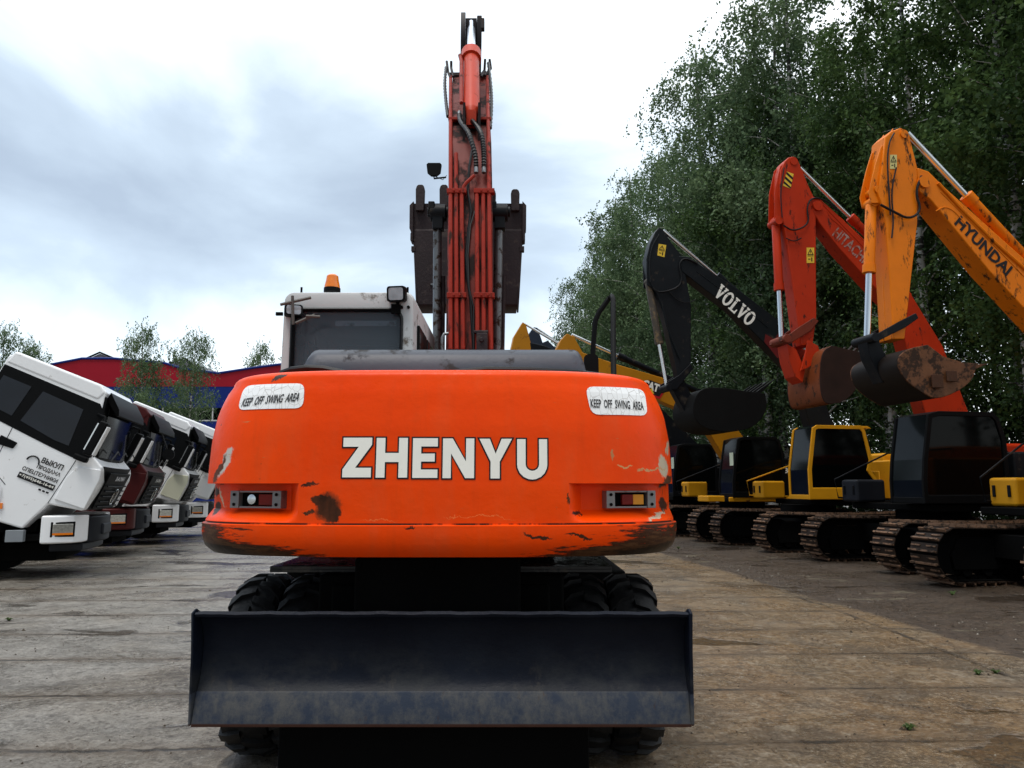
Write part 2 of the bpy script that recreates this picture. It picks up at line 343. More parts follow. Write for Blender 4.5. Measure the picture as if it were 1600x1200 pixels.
def counterweight():
    m=bpy.data.materials.new('scuffed_orange_paint'); m.use_nodes=True; nt=m.node_tree; n=nt.nodes; l=nt.links; b=n['Principled BSDF']
    b.inputs['Specular IOR Level'].default_value=.12
    tc=n.new('ShaderNodeTexCoord')
    def noise(sc,det=6,ro=.55,stretch=(1,1,1)):
        mp=n.new('ShaderNodeMapping'); mp.inputs['Scale'].default_value=stretch; l.new(tc.outputs['Object'],mp.inputs[0])
        k=n.new('ShaderNodeTexNoise'); k.inputs['Scale'].default_value=sc; k.inputs['Detail'].default_value=det; k.inputs['Roughness'].default_value=ro; l.new(mp.outputs[0],k.inputs['Vector']); return k
    def M(op,a,b_=None,c_=None,cl=False):
        k=n.new('ShaderNodeMath'); k.operation=op; k.use_clamp=cl
        for i,x in enumerate((a,b_,c_)):
            if x is None: continue
            if isinstance(x,(int,float)): k.inputs[i].default_value=x
            else: l.new(x,k.inputs[i])
        return k.outputs[0]
    def rng(x,a,b_,c_=0,d=1):
        k=n.new('ShaderNodeMapRange'); l.new(x,k.inputs[0])
        for i,v in enumerate((a,b_,c_,d)): k.inputs[i+1].default_value=v
        return k.outputs[0]
    def mix(f,a,b_):
        k=n.new('ShaderNodeMixRGB'); l.new(f,k.inputs[0])
        for i,x in ((1,a),(2,b_)):
            if isinstance(x,tuple): k.inputs[i].default_value=x
            else: l.new(x,k.inputs[i])
        return k.outputs[0]
    big=noise(1.2,5).outputs['Fac']; fine=noise(9,8,.65)
    dn=noise(14,6,.7); sepd=n.new('ShaderNodeVectorMath'); sepd.operation='MULTIPLY_ADD'; l.new(dn.outputs['Color'],sepd.inputs[0]); sepd.inputs[1].default_value=(.09,.09,.09); l.new(tc.outputs['Object'],sepd.inputs[2])
    dn2=n.new('ShaderNodeVectorMath'); dn2.operation='ADD'; l.new(sepd.outputs[0],dn2.inputs[0]); dn2.inputs[1].default_value=(-.045,-.045,-.045)
    sx=n.new('ShaderNodeSeparateXYZ'); l.new(dn2.outputs[0],sx.inputs[0]); X,Z=sx.outputs['X'],sx.outputs['Z']
    sr=n.new('ShaderNodeSeparateXYZ'); l.new(tc.outputs['Object'],sr.inputs[0]); XR,ZR=sr.outputs['X'],sr.outputs['Z']
    def blob(px,py,rx,ry,ang=0,soft=.25):
        p=px2cw(px,py); x0=p.x-CX; z0=p.z; s_=p.y/F; rx*=s_; ry*=s_; c_,s2=math.cos(R(ang)),math.sin(R(ang))
        dx=M('SUBTRACT',X,x0); dz=M('SUBTRACT',Z,z0)
        u=M('DIVIDE',M('ADD',M('MULTIPLY',dx,c_),M('MULTIPLY',dz,s2)),rx); v=M('DIVIDE',M('SUBTRACT',M('MULTIPLY',dz,c_),M('MULTIPLY',dx,s2)),ry)
        return rng(M('ADD',M('MULTIPLY',u,u),M('MULTIPLY',v,v)),1-soft,1+soft,1,0)
    c=mix(rng(big,.3,.7),(.78,.048,.0004,1),(.88,.068,.0008,1))
    c=mix(M('MULTIPLY',rng(fine.outputs['Fac'],.58,.72),.18),c,(.55,.07,.008,1))
    # drips and sooty film
    st=noise(6,6,.6,(2.2,1,.25)).outputs['Fac']; c=mix(M('MULTIPLY',rng(st,.55,.75),.14),c,(.35,.045,.01,1))
    def over(fac,col):
        nonlocal c; c=mix(fac,c,col)
    allb=None
    for px,py,rx,ry,a,col in [
        (512,792,20,24,0,(.30,.035,.006,1)),(511,791,15,18,0,(.030,.012,.006,1)),(498,782,13,9,20,(.022,.010,.005,1)),(520,802,12,15,0,(.03,.013,.007,1)),
        (352,722,26,9,58,(.52,.50,.45,1)),(342,736,26,6,60,(.10,.03,.012,1)),
        (437,590,15,4,20,(.06,.05,.045,1)),(326,768,9,7,0,(.05,.02,.01,1)),(334,778,16,3,-60,(.6,.45,.3,1)),(328,796,8,11,20,(.05,.02,.01,1)),
        (484,757,13,3,0,(.03,.012,.008,1)),(485,802,9,3,0,(.04,.02,.01,1)),
        (1036,728,9,19,15,(.50,.42,.30,1)),(1018,733,26,1.5,4,(.52,.28,.12,1)),(976,727,12,1.6,0,(.60,.30,.12,1)),(957,712,2,10,0,(.45,.2,.08,1)),
        (1043,752,14,6,35,(.07,.03,.015,1)),(1042,790,9,10,20,(.04,.016,.01,1)),(1030,806,18,3,20,(.55,.42,.3,1)),(902,802,9,3,-5,(.03,.012,.008,1)),
        (640,823,9,2.2,0,(.03,.012,.008,1)),(1043,700,4,12,-20,(.45,.36,.25,1)),(888,778,1.6,10,0,(.10,.03,.01,1)),
        (840,838,22,2.5,-14,(.05,.02,.01,1)),(905,838,22,2.5,-6,(.05,.02,.01,1)),(750,808,55,.55,-2,(.88,.20,.05,1)),(590,812,30,.5,-2,(.88,.20,.05,1))]:
        over(blob(px,py,rx,ry,a),col)
    for st_,sc_,lo,col in (((.3,1,3.6),13,.735,(.50,.19,.07,1)),((2,1,.5),10,.745,(.12,.03,.010,1)),((1,1,1),38,.735,(.10,.028,.010,1))):
        q_=noise(sc_,3,.75,st_).outputs['Fac']; ex=rng(M('ADD',M('ABSOLUTE',XR),M('MULTIPLY',big,.5)),.85,1.45,0,.05)
        over(M('MULTIPLY',rng(M('ADD',q_,ex),lo,lo+.02),.75),col)
    over(M('MULTIPLY',rng(noise(2.5,7,.65,(1.6,1,.5)).outputs['Fac'],.50,.72),.22),(.50,.13,.045,1))
    # worn lower band: scraped to rust at both ends and along the bottom edge
    low=rng(ZR,1.415,1.40); ax=M('ABSOLUTE',XR); scr=noise(5,9,.72,(1,1,7)).outputs['Fac']
    endw=rng(ax,.40,1.15,-.22,.34); botw=rng(ZR,1.34,1.265,-.12,.24); w=M('ADD',M('ADD',scr,endw),botw)
    over(M('MULTIPLY',low,rng(w,.60,.68)),(.045,.018,.009,1))
    over(M('MULTIPLY',M('MULTIPLY',low,rng(w,.70,.82)),rng(scr,.40,.55)),(.10,.045,.02,1))
    over(M('MULTIPLY',low,rng(w,.86,.95)),(.016,.009,.006,1))
    # dark broken line under the seam
    sm=rng(M('ABSOLUTE',M('SUBTRACT',ZR,1.4135)),.003,.0055,1,0); over(M('MULTIPLY',sm,rng(noise(5,5,.7,(1,1,.2)).outputs['Fac'],.42,.5)),(.03,.012,.008,1))
    l.new(c,b.inputs['Base Color'])
    l.new(rng(fine.outputs['Fac'],.3,.8,.26,.5),b.inputs['Roughness'])
    bu=n.new('ShaderNodeBump'); bu.inputs['Strength'].default_value=.25; bu.inputs['Distance'].default_value=.012; l.new(M('ADD',fine.outputs['Fac'],M('MULTIPLY',big,6)),bu.inputs['Height']); l.new(bu.outputs[0],b.inputs['Normal'])
    # mesh
    us=sorted(set([round(-1+2*i/200,4) for i in range(201)]))
    zs=[1.25,1.258,1.27,1.285,1.30,1.32,1.36,1.39,1.405,1.4085,1.412,1.42,1.43]+[1.43+.0125*i for i in range(1,14)]+[1.608,1.6145,1.6155,1.62,1.64]+[1.64+.0429167*i for i in range(1,13)]
    rows=[]
    def xcol(z,u,ins=0):
        th=u*PI/2; s_=math.copysign(abs(math.sin(th))**(2/NEXP),th); return s_*(lerp(WT,z)-ins)
    def row(z,ins=0,zz=None):
        out=[(CX+(lerp(WT,z)-ins)*-1,4.95,zz or z)]
        for u in us:
            th=u*PI/2; s_=math.copysign(abs(math.sin(th))**(2/NEXP),th); c_=abs(math.cos(th))**(2/NEXP)
            x=s_*(lerp(WT,z)-ins); y=lerp(YT,z)+ins+BB-(BB)*c_+(rec(CX+x,z) if ins==0 else 0)
            out.append((CX+x,y,zz or z))
        out.append((CX+(lerp(WT,z)-ins),4.95,zz or z)); return out
    for z in zs: rows.append(row(z))
    r=RT; zt=zs[-1]
    for a in (15,30,45,60,75,90): rows.append(row(zt,r*(1-math.cos(R(a))),zt+r*math.sin(R(a))))
    rows.append(row(zt,.35,zt+r+.012))
    mb=MB(); k=len(rows[0]); vs=[v for r_ in rows for v in r_]; fs=[]
    for i in range(len(rows)-1):
        for j in range(k-1): a=i*k+j; fs.append((a,a+1,a+k+1,a+k))
    fs.append(tuple(range(k))); fs.append(tuple((len(rows)-1)*k+j for j in range(k)))
    mb.add(vs,fs); cw=bld(mb,'counterweight',m,smooth=28)
    return cw,m
CW,cwmat=counterweight()
def conform(vs,fs,off):
    """split flat (x,z) faces into narrow columns and lay them on the counterweight"""
    bm=bmesh.new(); bv=[bm.verts.new((x,0,z)) for x,z in vs]
    for f in fs:
        try: bm.faces.new([bv[i] for i in f])
        except ValueError: pass
    x0=min(v[0] for v in vs); x1=max(v[0] for v in vs); x=x0+.02
    while x<x1:
        bmesh.ops.bisect_plane(bm,geom=bm.verts[:]+bm.edges[:]+bm.faces[:],plane_co=(x,0,0),plane_no=(1,0,0)); x+=.02
    z0=min(v[1] for v in vs); z1=max(v[1] for v in vs); z=z0+.04
    while z<z1:
        bmesh.ops.bisect_plane(bm,geom=bm.verts[:]+bm.edges[:]+bm.faces[:],plane_co=(0,0,z),plane_no=(0,0,1)); z+=.04
    bm.verts.index_update(); V=[(v.co.x,cw_y(v.co.x,v.co.z)-off,v.co.z) for v in bm.verts]; FF=[tuple(v.index for v in f.verts) for f in bm.faces]; bm.free(); return V,FF
# lettering ZHENYU, cut as polygons with a black outline
def glyphs():
    t=.29; G={}
    G['Z']=[[(0,1),(.96,1),(.96,.82),(.42,.24),(.95,.24),(.95,0),(0,0),(0,.2),(.52,.77),(.08,.77),(0,.77)]]
    G['H']=[[(0,0),(0,1),(t,1),(t,.62),(.74,.62),(.74,1),(1.03,1),(1.03,0),(.74,0),(.74,.39),(t,.39),(t,0)]]
    G['E']=[[(0,0),(0,1),(.86,1),(.86,.79),(t,.79),(t,.61),(.76,.61),(.76,.41),(t,.41),(t,.21),(.86,.21),(.86,0)]]
    G['N']=[[(0,0),(0,1),(.32,1),(.76,.42),(.76,1),(1.03,1),(1.03,0),(.74,0),(.27,.62),(.27,0)]]
    G['Y']=[[(.36,0),(.36,.42),(0,1),(.33,1),(.52,.62),(.71,1),(1.04,1),(.65,.42),(.65,0)]]
    u=[(0,1),(t,1),(t,.36)]+[(.52-.23*math.cos(R(a)),.36-.16*math.sin(R(a))) for a in (20,45,70,90,110,135,160)]+[(.75,.36),(.75,1),(1.03,1),(1.03,.36)]
    u+=[(.515+.515*math.cos(R(a)),.36-.38*math.sin(R(a))) for a in (15,35,55,75,90,105,125,145,165)]+[(0,.36)]
    G['U']=[u]; return G
def offset_poly(p,d):
    n=len(p); A=sum(p[i][0]*p[(i+1)%n][1]-p[(i+1)%n][0]*p[i][1] for i in range(n)); s_=1 if A>0 else -1; out=[]
    for i in range(n):
        a=Vector(p[i-1]); b=Vector(p[i]); c=Vector(p[(i+1)%n]); e1=(b-a); e2=(c-b)
        if e1.length<1e-6 or e2.length<1e-6: out.append(tuple(b)); continue
        e1.normalize(); e2.normalize(); n1=Vector((e1.y,-e1.x))*s_; n2=Vector((e2.y,-e2.x))*s_; m=(n1+n2); m.normalize(); q=max(.45,m.dot(n1)); out.append(tuple(b+m*d/q))
    return out
G=glyphs()
a=px2cw(536,747); b=px2cw(855,684); LH=abs(px2cw(690,684).z-px2cw(690,746).z)
zb=px2cw(690,747).z
spec=[('Z',536,592),('H',588,637),('E',645,684),('N',692,741),('Y',749,800),('U',808,855)]
mw=MB(); mk=MB()
for ch,p0,p1 in spec:
    xa=px2cw(p0,715).x; xb=px2cw(p1,715).x; g=G[ch][0]; w=max(q[0] for q in g)
    if ch=='Z': xb=px2cw(581,715).x
    dz=-(xa+.0-CX)*.008
    pl=[(xa+q[0]/w*(xb-xa),zb+dz+q[1]*LH) for q in g]
    V,FF=conform(pl,[tuple(range(len(pl)))],.0045); mw.add(V,FF)
    po=offset_poly(pl,.0075); V,FF=conform(po,[tuple(range(len(po)))],.0022); mk.add(V,FF)
lm=bld(mk,'lettering_outline',letter_k,CW,smooth=0); lw=bld(mw,'lettering',letter_w,CW,smooth=0)
# KEEP OFF SWING AREA stickers
def crackmat():
    m=bpy.data.materials.new('cracked_white_sticker'); m.use_nodes=True; nt=m.node_tree; n=nt.nodes; l=nt.links; b=n['Principled BSDF']; b.inputs['Roughness'].default_value=.5
    tc=n.new('ShaderNodeTexCoord'); vo=n.new('ShaderNodeTexVoronoi'); vo.feature='DISTANCE_TO_EDGE'; vo.inputs['Scale'].default_value=22; mp=n.new('ShaderNodeMapping'); mp.inputs['Scale'].default_value=(1.3,1,.8)
    l.new(tc.outputs['Object'],mp.inputs[0]); l.new(mp.outputs[0],vo.inputs['Vector'])
    r=n.new('ShaderNodeMapRange'); l.new(vo.outputs['Distance'],r.inputs[0]); r.inputs[1].default_value=.015; r.inputs[2].default_value=.05; r.inputs[3].default_value=.45; r.inputs[4].default_value=0
    nz=n.new('ShaderNodeTexNoise'); nz.inputs['Scale'].default_value=7; l.new(tc.outputs['Object'],nz.inputs[0]); mm=n.new('ShaderNodeMath'); mm.operation='MULTIPLY'; l.new(nz.outputs['Fac'],mm.inputs[0]); l.new(r.outputs[0],mm.inputs[1]); m2=n.new('ShaderNodeMath'); m2.operation='MULTIPLY'; l.new(mm.outputs[0],m2.inputs[0]); m2.inputs[1].default_value=1.8
    mx=n.new('ShaderNodeMixRGB'); l.new(m2.outputs[0],mx.inputs[0]); mx.inputs[1].default_value=(.84,.85,.85,1); mx.inputs[2].default_value=(.25,.22,.19,1); l.new(mx.outputs[0],b.inputs['Base Color']); return m
crk=crackmat()
for quad,tq,sl in (([(371,641),(474,638),(477,599),(383,603)],[(377,636),(466,627)],0),([(924,648),(1012,650),(1006,609),(914,604)],[(923,637),(1006,641)],1)):
    c0=[px2cw(*q) for q in quad]; cc=[(p.x,p.z) for p in c0]
    # rounded quad
    pl=[]
    for i in range(4):
        a=Vector(cc[i-1]); b=Vector(cc[i]); c=Vector(cc[(i+1)%4]); r_=.045 if True else 0
        p0=b+(a-b).normalized()*r_; p2=b+(c-b).normalized()*r_
        for t in (0,.25,.5,.75,1): q=p0*(1-t)**2+b*2*t*(1-t)+p2*t*t; pl.append(tuple(q))
    V,FF=conform(pl,[tuple(range(len(pl)))],.003); st=MB().add(V,FF); so_=bld(st,'warning_sticker',crk,CW,smooth=0)
    A=px2cw(*tq[0]); B_=px2cw(*tq[1]); vs,fs,(x0,x1,y0,y1)=text2d('KEEP  OFF  SWING  AREA',1,.016)
    H_=.046; shear=.28 if sl==0 else -.02
    tv=[]
    for x,y in vs:
        u=(x-x0)/(x1-x0); v=(y-y0)/(y1-y0); tv.append((A.x+u*(B_.x-A.x)+v*H_*shear,A.z+u*(B_.z-A.z)+v*H_))
    V,FF=conform(tv,fs,.0062); mk.__init__(); mk.add(V,FF); bld(mk,'sticker_text',letter_k,so_ if False else CW,smooth=0)
# tail lamps in the recesses
for px0,px1,kind in ((357,437,0),(946,1022,1)):
    pa=at((px0+px1)/2,780,3.9); x=pa.x
    xl=px2cw(px0,780).x; xr=px2cw(px1,780).x; yl_=cw_y(xl,1.53)+.098; yr_=cw_y(xr,1.53)+.098
    if kind==0: yl_=min(yl_,yr_+.10)
    else: yr_=min(yr_,yl_+.10)
    L0=Vector((xl,yl_,0)); L1=Vector((xr,yr_,0)); d=(L1-L0); w=d.length; d.normalize(); nrm=Vector((d.y,-d.x,0))  # towards camera
    Z0=1.487; Z1=1.578
    M4=Matrix(((d.x,-nrm.x,0,L0.x),(d.y,-nrm.y,0,L0.y),(0,0,1,0),(0,0,0,1)))
    mb=MB(); fw=w*.17
    mb.box(0,fw,-.04,.03,Z0,Z1,0,M4); mb.box(w-fw,w,-.04,.03,Z0,Z1,0,M4); mb.box(fw,w-fw,-.035,.03,Z0,Z0+.010,0,M4); mb.box(fw,w-fw,-.035,.03,Z1-.010,Z1,0,M4)
    for bx in (fw*.5,w-fw*.5):
        for bz in (Z0+.02,Z1-.02): mb.tube([M4@Vector((bx,-.04,bz)),M4@Vector((bx,-.047,bz))],.009,8,1)
    lp=bld(mb,'tail_lamp',[paint('lamp_bracket',(.22,.22,.22),.4,metal=.6,dirt=(.1,.07,.05),amt=.3),grime],bev=.003)
    mb=MB(); mb.box(fw+.002,w-fw-.002,-.008,.02,Z0+.012,Z1-.012,0,M4); bld(mb,'lamp_well',grime,lp)
    if kind==1:
        mb=MB(); mb.box(w*.33,w*.55,-.03,-.009,Z0+.018,Z1-.02,0,M4); bld(mb,'red_lens',redlens,lp,bev=.003)
        mb=MB(); mb.box(w*.552,w*.77,-.03,-.009,Z0+.018,Z1-.02,0,M4); bld(mb,'amber_lens',ylens,lp,bev=.003)
    else:
        mb=MB(); mb.tube([M4@Vector((w*.40,-.010,1.533)),M4@Vector((w*.40,-.028,1.533)),M4@Vector((w*.40,-.030,1.533))],[.022,.026,.018],12); bld(mb,'broken_bulb_socket',chrome,lp)
        mb=MB(); mb.box(w*.52,w*.79,-.02,-.009,Z0+.015,Z1-.018,0,M4); bld(mb,'red_lens',redlens,lp,bev=.003)
# engine hood
def hood():
    mb=MB(); xl=at(472,575,4.5).x; xr=at(917,575,4.5).x; zt=at(690,549,4.62).z; rings=[]
    T_=[0,.004,.012,.022,.034,.045,.06,.1,.2,.35,.5,.65,.8,.9,.94,.955,.968,.98,.99,.996,1]
    for t in T_:
        x=xl+(xr-xl)*t; e=min(t*(xr-xl)/.10,(1-t)*(xr-xl)/.08,1); s_=math.sqrt(max(0,1-(1-e)**2)); top=2.10+(zt-2.10)*(.30+.70*s_)
        prof=[(4.40,2.10),(4.405,2.10+(top-2.1)*.5),(4.43,2.10+(top-2.1)*.82),(4.49,2.10+(top-2.1)*.96),(4.6,top),(5.1,top+.01),(5.2,top-.06),(5.24,2.05)]
        rings.append([(x,y,z) for y,z in prof])
    mb.loft(rings); return bld(mb,'engine_hood',hood_gray,smooth=50)
hood()
mb=MB(); mb.tube([at(440,583,4.42),at(455,578,4.38),at(480,575,4.36),at(505,576,4.36),at(545,584,4.34)],.020,8); bld(mb,'rubber_edging',seal)
mb=MB(); mb.tube([at(700,583,4.36),at(760,577,4.36),at(830,578,4.36),at(900,582,4.38),at(960,590,4.42)],.018,8); bld(mb,'rubber_edging',seal)
mb=MB(); mb.box(CX-1.2,CX+1.2,4.6,5.25,1.27,2.14); bld(mb,'engine_bay',orange,bev=.03)
mb=MB(); mb.box(CX+.38,CX+1.22,5.26,7.1,1.27,2.06); mb.box(CX-1.2,CX-.35,5.27,7.05,1.2,1.42); bld(mb,'side_housing',orange,bev=.03)
# rear-view mirror, handrail
mb=MB(); hp=[at(925,583,5.3),at(927,540,5.3),at(930,502,5.3),at(936,488,5.3),at(952,466,5.3)]; hp2=[at(952,466,5.3),at(956,463,5.25),at(958,468,5.2),at(958,530,5.0),at(959,596,4.8)]
mb.tube(hp+hp2[1:],.019,10); bld(mb,'handrail',plastic)
mb=MB(); c=at(924,571,5.0)
rp=rrect(.10,.16,.035,5,c.x,c.z); mb.loft([[(x,c.y,z) for x,z in rp],[(x,c.y+.03,z) for x,z in rp]]); bld(mb,'mirror',plastic)
# cab -------------------------------------------------
def cab():
    Y0=5.3; tl=at(446,452,Y0); x0=at(434,560,Y0).x; x1=at(650,560,Y0).x; zt=at(545,455,Y0).z; zb_=1.42; w=x1-x0; cx=(x0+x1)/2; h=zt-zb_
    outer=rrect(w,h,.07,7,cx,zb_+h/2)
    # narrow the top like the photo
    outer=[(cx+(x-cx)*(1-.045*(z-zb_)/h),z) for x,z in outer]
    wx0=at(453,530,Y0).x; wx1=at(629,530,Y0).x; wz1=at(540,481,Y0).z; wz0=1.75
    inner=rrect(wx1-wx0,wz1-wz0,.085,7,(wx0+wx1)/2,(wz0+wz1)/2)
    body=MB(); k=len(outer)
    ring=lambda pts,y,ins=0:[(cx+(x-cx)*(1-ins/ (w/2)),y,zb_+h/2+(z-zb_-h/2)*(1-ins/(h/2))) for x,z in pts]
    rings=[ring(inner,Y0+.05),ring(inner,Y0+.008),ring(outer,Y0,.03),ring(outer,Y0+.008,.010),ring(outer,Y0+.035),ring(outer,Y0+1.45),ring(outer,Y0+1.62,.05),ring(outer,Y0+1.66,.12)]
    body.loft(rings[:6],caps=False)
    o=bld(body,'cab',cab_white,smooth=40)
    # roof is part of the loft; side and front glazing
    g=MB(); g.loft([ring(inner,Y0+.045),ring(inner,Y0+.053)]); bld(g,'rear_window',glass_blue_t,o)
    rs=MB(); i2=[((wx0+wx1)/2+(x-(wx0+wx1)/2)*.945,(wz0+wz1)/2+(z-(wz0+wz1)/2)*.965) for x,z in inner]
    rs.loft([[(x,Y0-.004,z) for x,z in inner],[(x,Y0-.012,z) for x,z in [( (p[0]+q[0])/2,(p[1]+q[1])/2) for p,q in zip(inner,i2)]],[(x,Y0+.012,z) for x,z in i2],[(x,Y0+.05,z) for x,z in i2]],caps=False); bld(rs,'window_seal',seal,o)
    # front frame and windscreen
    f=MB(); fo=[(x,z) for x,z in outer]; fi=rrect(w-.16,h-.20,.08,7,cx,zb_+h/2)
    f.loft([ring(fo,Y0+1.45),ring(fo,Y0+1.55,.02),ring(fi,Y0+1.56),ring(fi,Y0+1.50)],caps=False); bld(f,'cab_front_frame',cab_white,o)
    f=MB(); f.loft([ring(fi,Y0+1.51),ring(fi,Y0+1.517)]); bld(f,'windscreen',glass_blue,o)
    # side windows
    for sx,s_ in ((x0,-1),(x1,1)):
        f=MB()
        for (a,b) in ((Y0+.16,Y0+.62),(Y0+.70,Y0+1.38)):
            xx0=sx-s_*.02; f.box(min(xx0,sx+s_*.004),max(xx0,sx+s_*.004),a,b,1.95,zt-.22)
        bld(f,'side_window',glass,o,bev=.01)
    # seat and headrest seen through the glass
    s2=MB(); c=at(545,545,Y0+.75); s2.box(c.x-.26,c.x+.26,Y0+.7,Y0+.85,1.55,2.28); s2.box(c.x-.14,c.x+.14,Y0+.7,Y0+.8,2.30,2.46); s2.box(c.x-.27,c.x+.27,Y0+.85,Y0+1.25,1.5,1.85); bld(s2,'driver_seat',plastic,o,bev=.05)
    fl=MB(); fl.box(x0+.04,x1-.04,Y0+.06,Y0+1.5,1.43,1.48); fl.box(x0+.06,x1-.06,Y0+.06,Y0+1.5,zt-.12,zt-.09); bld(fl,'cab_lining',paint('grey_lining',(.40,.42,.44),.8),o)
    # beacon
    sb_=MB(); q=at(525,502,Y0+.12); q2=at(620,510,Y0+.12); sb_.box(q.x,q2.x,Y0+.10,Y0+.11,q2.z,q.z); bld(sb_,'painted_sky_strip',cab_white,o)  # white strip painted in for sky light showing through the front glass
    b=at(519,453,Y0+.12); m=MB(); m.tube([(b.x,b.y,b.z-.02),(b.x,b.y,b.z+.012)],.062,18); bc=bld(m,'beacon',plastic)
    m=MB(); H=.105
    m.tube([(b.x,b.y,b.z+.012),(b.x,b.y,b.z+.03),(b.x,b.y,b.z+H*.7),(b.x,b.y,b.z+H),(b.x,b.y,b.z+H+.012)],[.058,.057,.047,.043,.030],20); bld(m,'beacon_lens',amber,bc)
    # right work lamp
    def lamp(px,py,wd,hh,tilt,yaw,Y,name='work_lamp'):
        c=at(px,py,Y); M4=Matrix.Translation(c)@Matrix.Rotation(R(yaw),4,'Z')@Matrix.Rotation(R(tilt),4,'X')
        ro=rrect(wd,hh,.02,4); m=MB(); m.loft([[M4@Vector((x*.9,0,z*.9)) for x,z in ro],[M4@Vector((x,.0,z)) for x,z in ro],[M4@Vector((x,.05,z)) for x,z in ro],[M4@Vector((x*.6,.10,z*.6)) for x,z in ro]]); 
        q=M4@Vector((0,.05,-hh/2)); m.tube([q,q+Vector((0,.0,-.05))],.012,8)
        a_=bld(m,name,plastic)
        ri=rrect(wd*.78,hh*.78,.015,4); m=MB(); m.loft([[M4@Vector((x,-.004,z)) for x,z in ri],[M4@Vector((x,.0015,z)) for x,z in ri]]); bld(m,'lamp_lens',lamp_glass,a_); return a_
    lamp(618.5,459,.138,.115,8,-8,Y0-.06)
    m=MB(); q=at(619,480,Y0-.005); m.box(q.x-.035,q.x+.035,Y0-.02,Y0+.0,q.z-.05,q.z+.02); 
    bld(m,'lamp_bracket',grime)
    for dx in (.01,.06): m=MB(); m.tube([(q.x+dx+.03,Y0-.012,q.z-.0),(q.x+dx+.03,Y0+.002,q.z-.0)],.012,8); bld(m,'cable_hole',grime)
    lamp(459,484,.13,.085,-6,20,Y0-.05)
    m=MB()
    for a,b_ in (((438,476),(486,465)),((457,462),(458,507)),((462,505),(492,492)),((478,494),(500,495))):
        A=at(*a,Y0-.14); B=at(*b_,Y0-.12); m.tube([A,B],.011,4)
    bld(m,'lamp_brace',wood)
    m=MB(); 
    for px in (471,637): q=at(px,455,Y0+.05); m.tube([q+Vector((0,0,-.03)),q+Vector((0,0,.03))],.008,6)
    q=at(437,490,Y0); m.box(q.x-.03,q.x+.02,q.y,q.y+.02,q.z-.012,q.z+.012); bld(m,'roof_bolt',grime)
glass_blue_t=bpy.data.materials.new('cab_window_glass'); glass_blue_t.use_nodes=True
def _g():
    nt=glass_blue_t.node_tree; n=nt.nodes; l=nt.links; b=n['Principled BSDF']; b.inputs['Base Color'].default_value=(.13,.155,.18,1); b.inputs['Roughness'].default_value=.08  # grey-blue base colour paints a reflection onto the pane
    t=n.new('ShaderNodeBsdfTransparent'); t.inputs[0].default_value=(.80,.85,.90,1); mx=n.new('ShaderNodeMixShader'); mx.inputs[0].default_value=.30
    l.new(t.outputs[0],mx.inputs[1]); l.new(b.outputs[0],mx.inputs[2]); l.new(mx.outputs[0],n['Material Output'].inputs[0])
_g()
cab()
# boom -----------------------------------------------
def bx(Y): return -.389-.07*(Y-6.6)
def B3(lat,Y,Z): return (bx(Y)+lat,Y,Z)
boom_top=[(6.12,1.75),(6.2,2.5),(6.42,3.7),(6.62,4.45),(6.86,4.95),(7.2,5.36),(7.8,6.02),(8.28,6.52)]   # the side that faces the camera
boom_low=[(8.45,6.42),(8.42,6.2),(8.0,5.55),(7.55,4.95),(7.28,4.4),(7.1,3.7),(6.85,2.6),(6.55,1.75)]
mb=MB(); mb.prism(boom_top+boom_low,-.205,.205,lambda u,v,a:B3(a,u,v)); BOOM=bld(mb,'boom',boom_dk,bev=.012)
def boomY(z):
    for (a,b),(c,d) in zip(boom_top,boom_top[1:]):
        if b<=z<=d: return a+(c-a)*(z-b)/(d-b)
    return boom_top[-1][0]
def onb(px,py,off=.035):
    # point lying just above the boom's back for a pixel
    lo,hi=5.9,9.5; best=None
    y=7.
    for _ in range(40):
        p=at(px,py,y); y=.6*y+.4*(boomY(p.z)-off)
    return at(px,py,y)
# long pipes on the boom's back
for xs,top in (((704,703,702.5,704),120),((713.5,712,711,711),200),((723.5,721,721,716),285),((746,744,743,743),275),((756,754,753,753),268),((767,765,764,758),120)):
    ys=[546,470,390,300,240,190,150,120]; pts=[]
    for y in ys:
        if y<top: break
        t=(546-y)/(546-120); x=xs[0]+(xs[3]-xs[0])*t*.55
        pts.append(onb(x,y,.05))
    m=MB(); m.tube(pts,.0195,8); bld(m,'hydraulic_pipe',boom_or,BOOM)
for yy in (299,462):
    for a,b_ in ((700,727),(742,771)):
        m=MB(); M0,M1=onb(a,yy,.06),onb(b_,yy,.06); m.box(M0.x-.01,M1.x+.01,M0.y-.02,M0.y+.05,M0.z-.02,M0.z+.025)
        for t in (.35,.7):
            q=M0.lerp(M1,t); m.tube([(q.x,M0.y-.034,q.z),(q.x,M0.y-.019,q.z)],.010,8)
        bld(m,'pipe_clamp',boom_or,BOOM,bev=.004)
for a,b_ in ((702,716),(752,766)):
    m=MB(); M0,M1=onb(a,186,.06),onb(b_,186,.06); m.box(M0.x-.01,M1.x+.01,M0.y-.02,M0.y+.05,M0.z-.015,M0.z+.015); bld(m,'pipe_clamp',boom_or,BOOM,bev=.004)
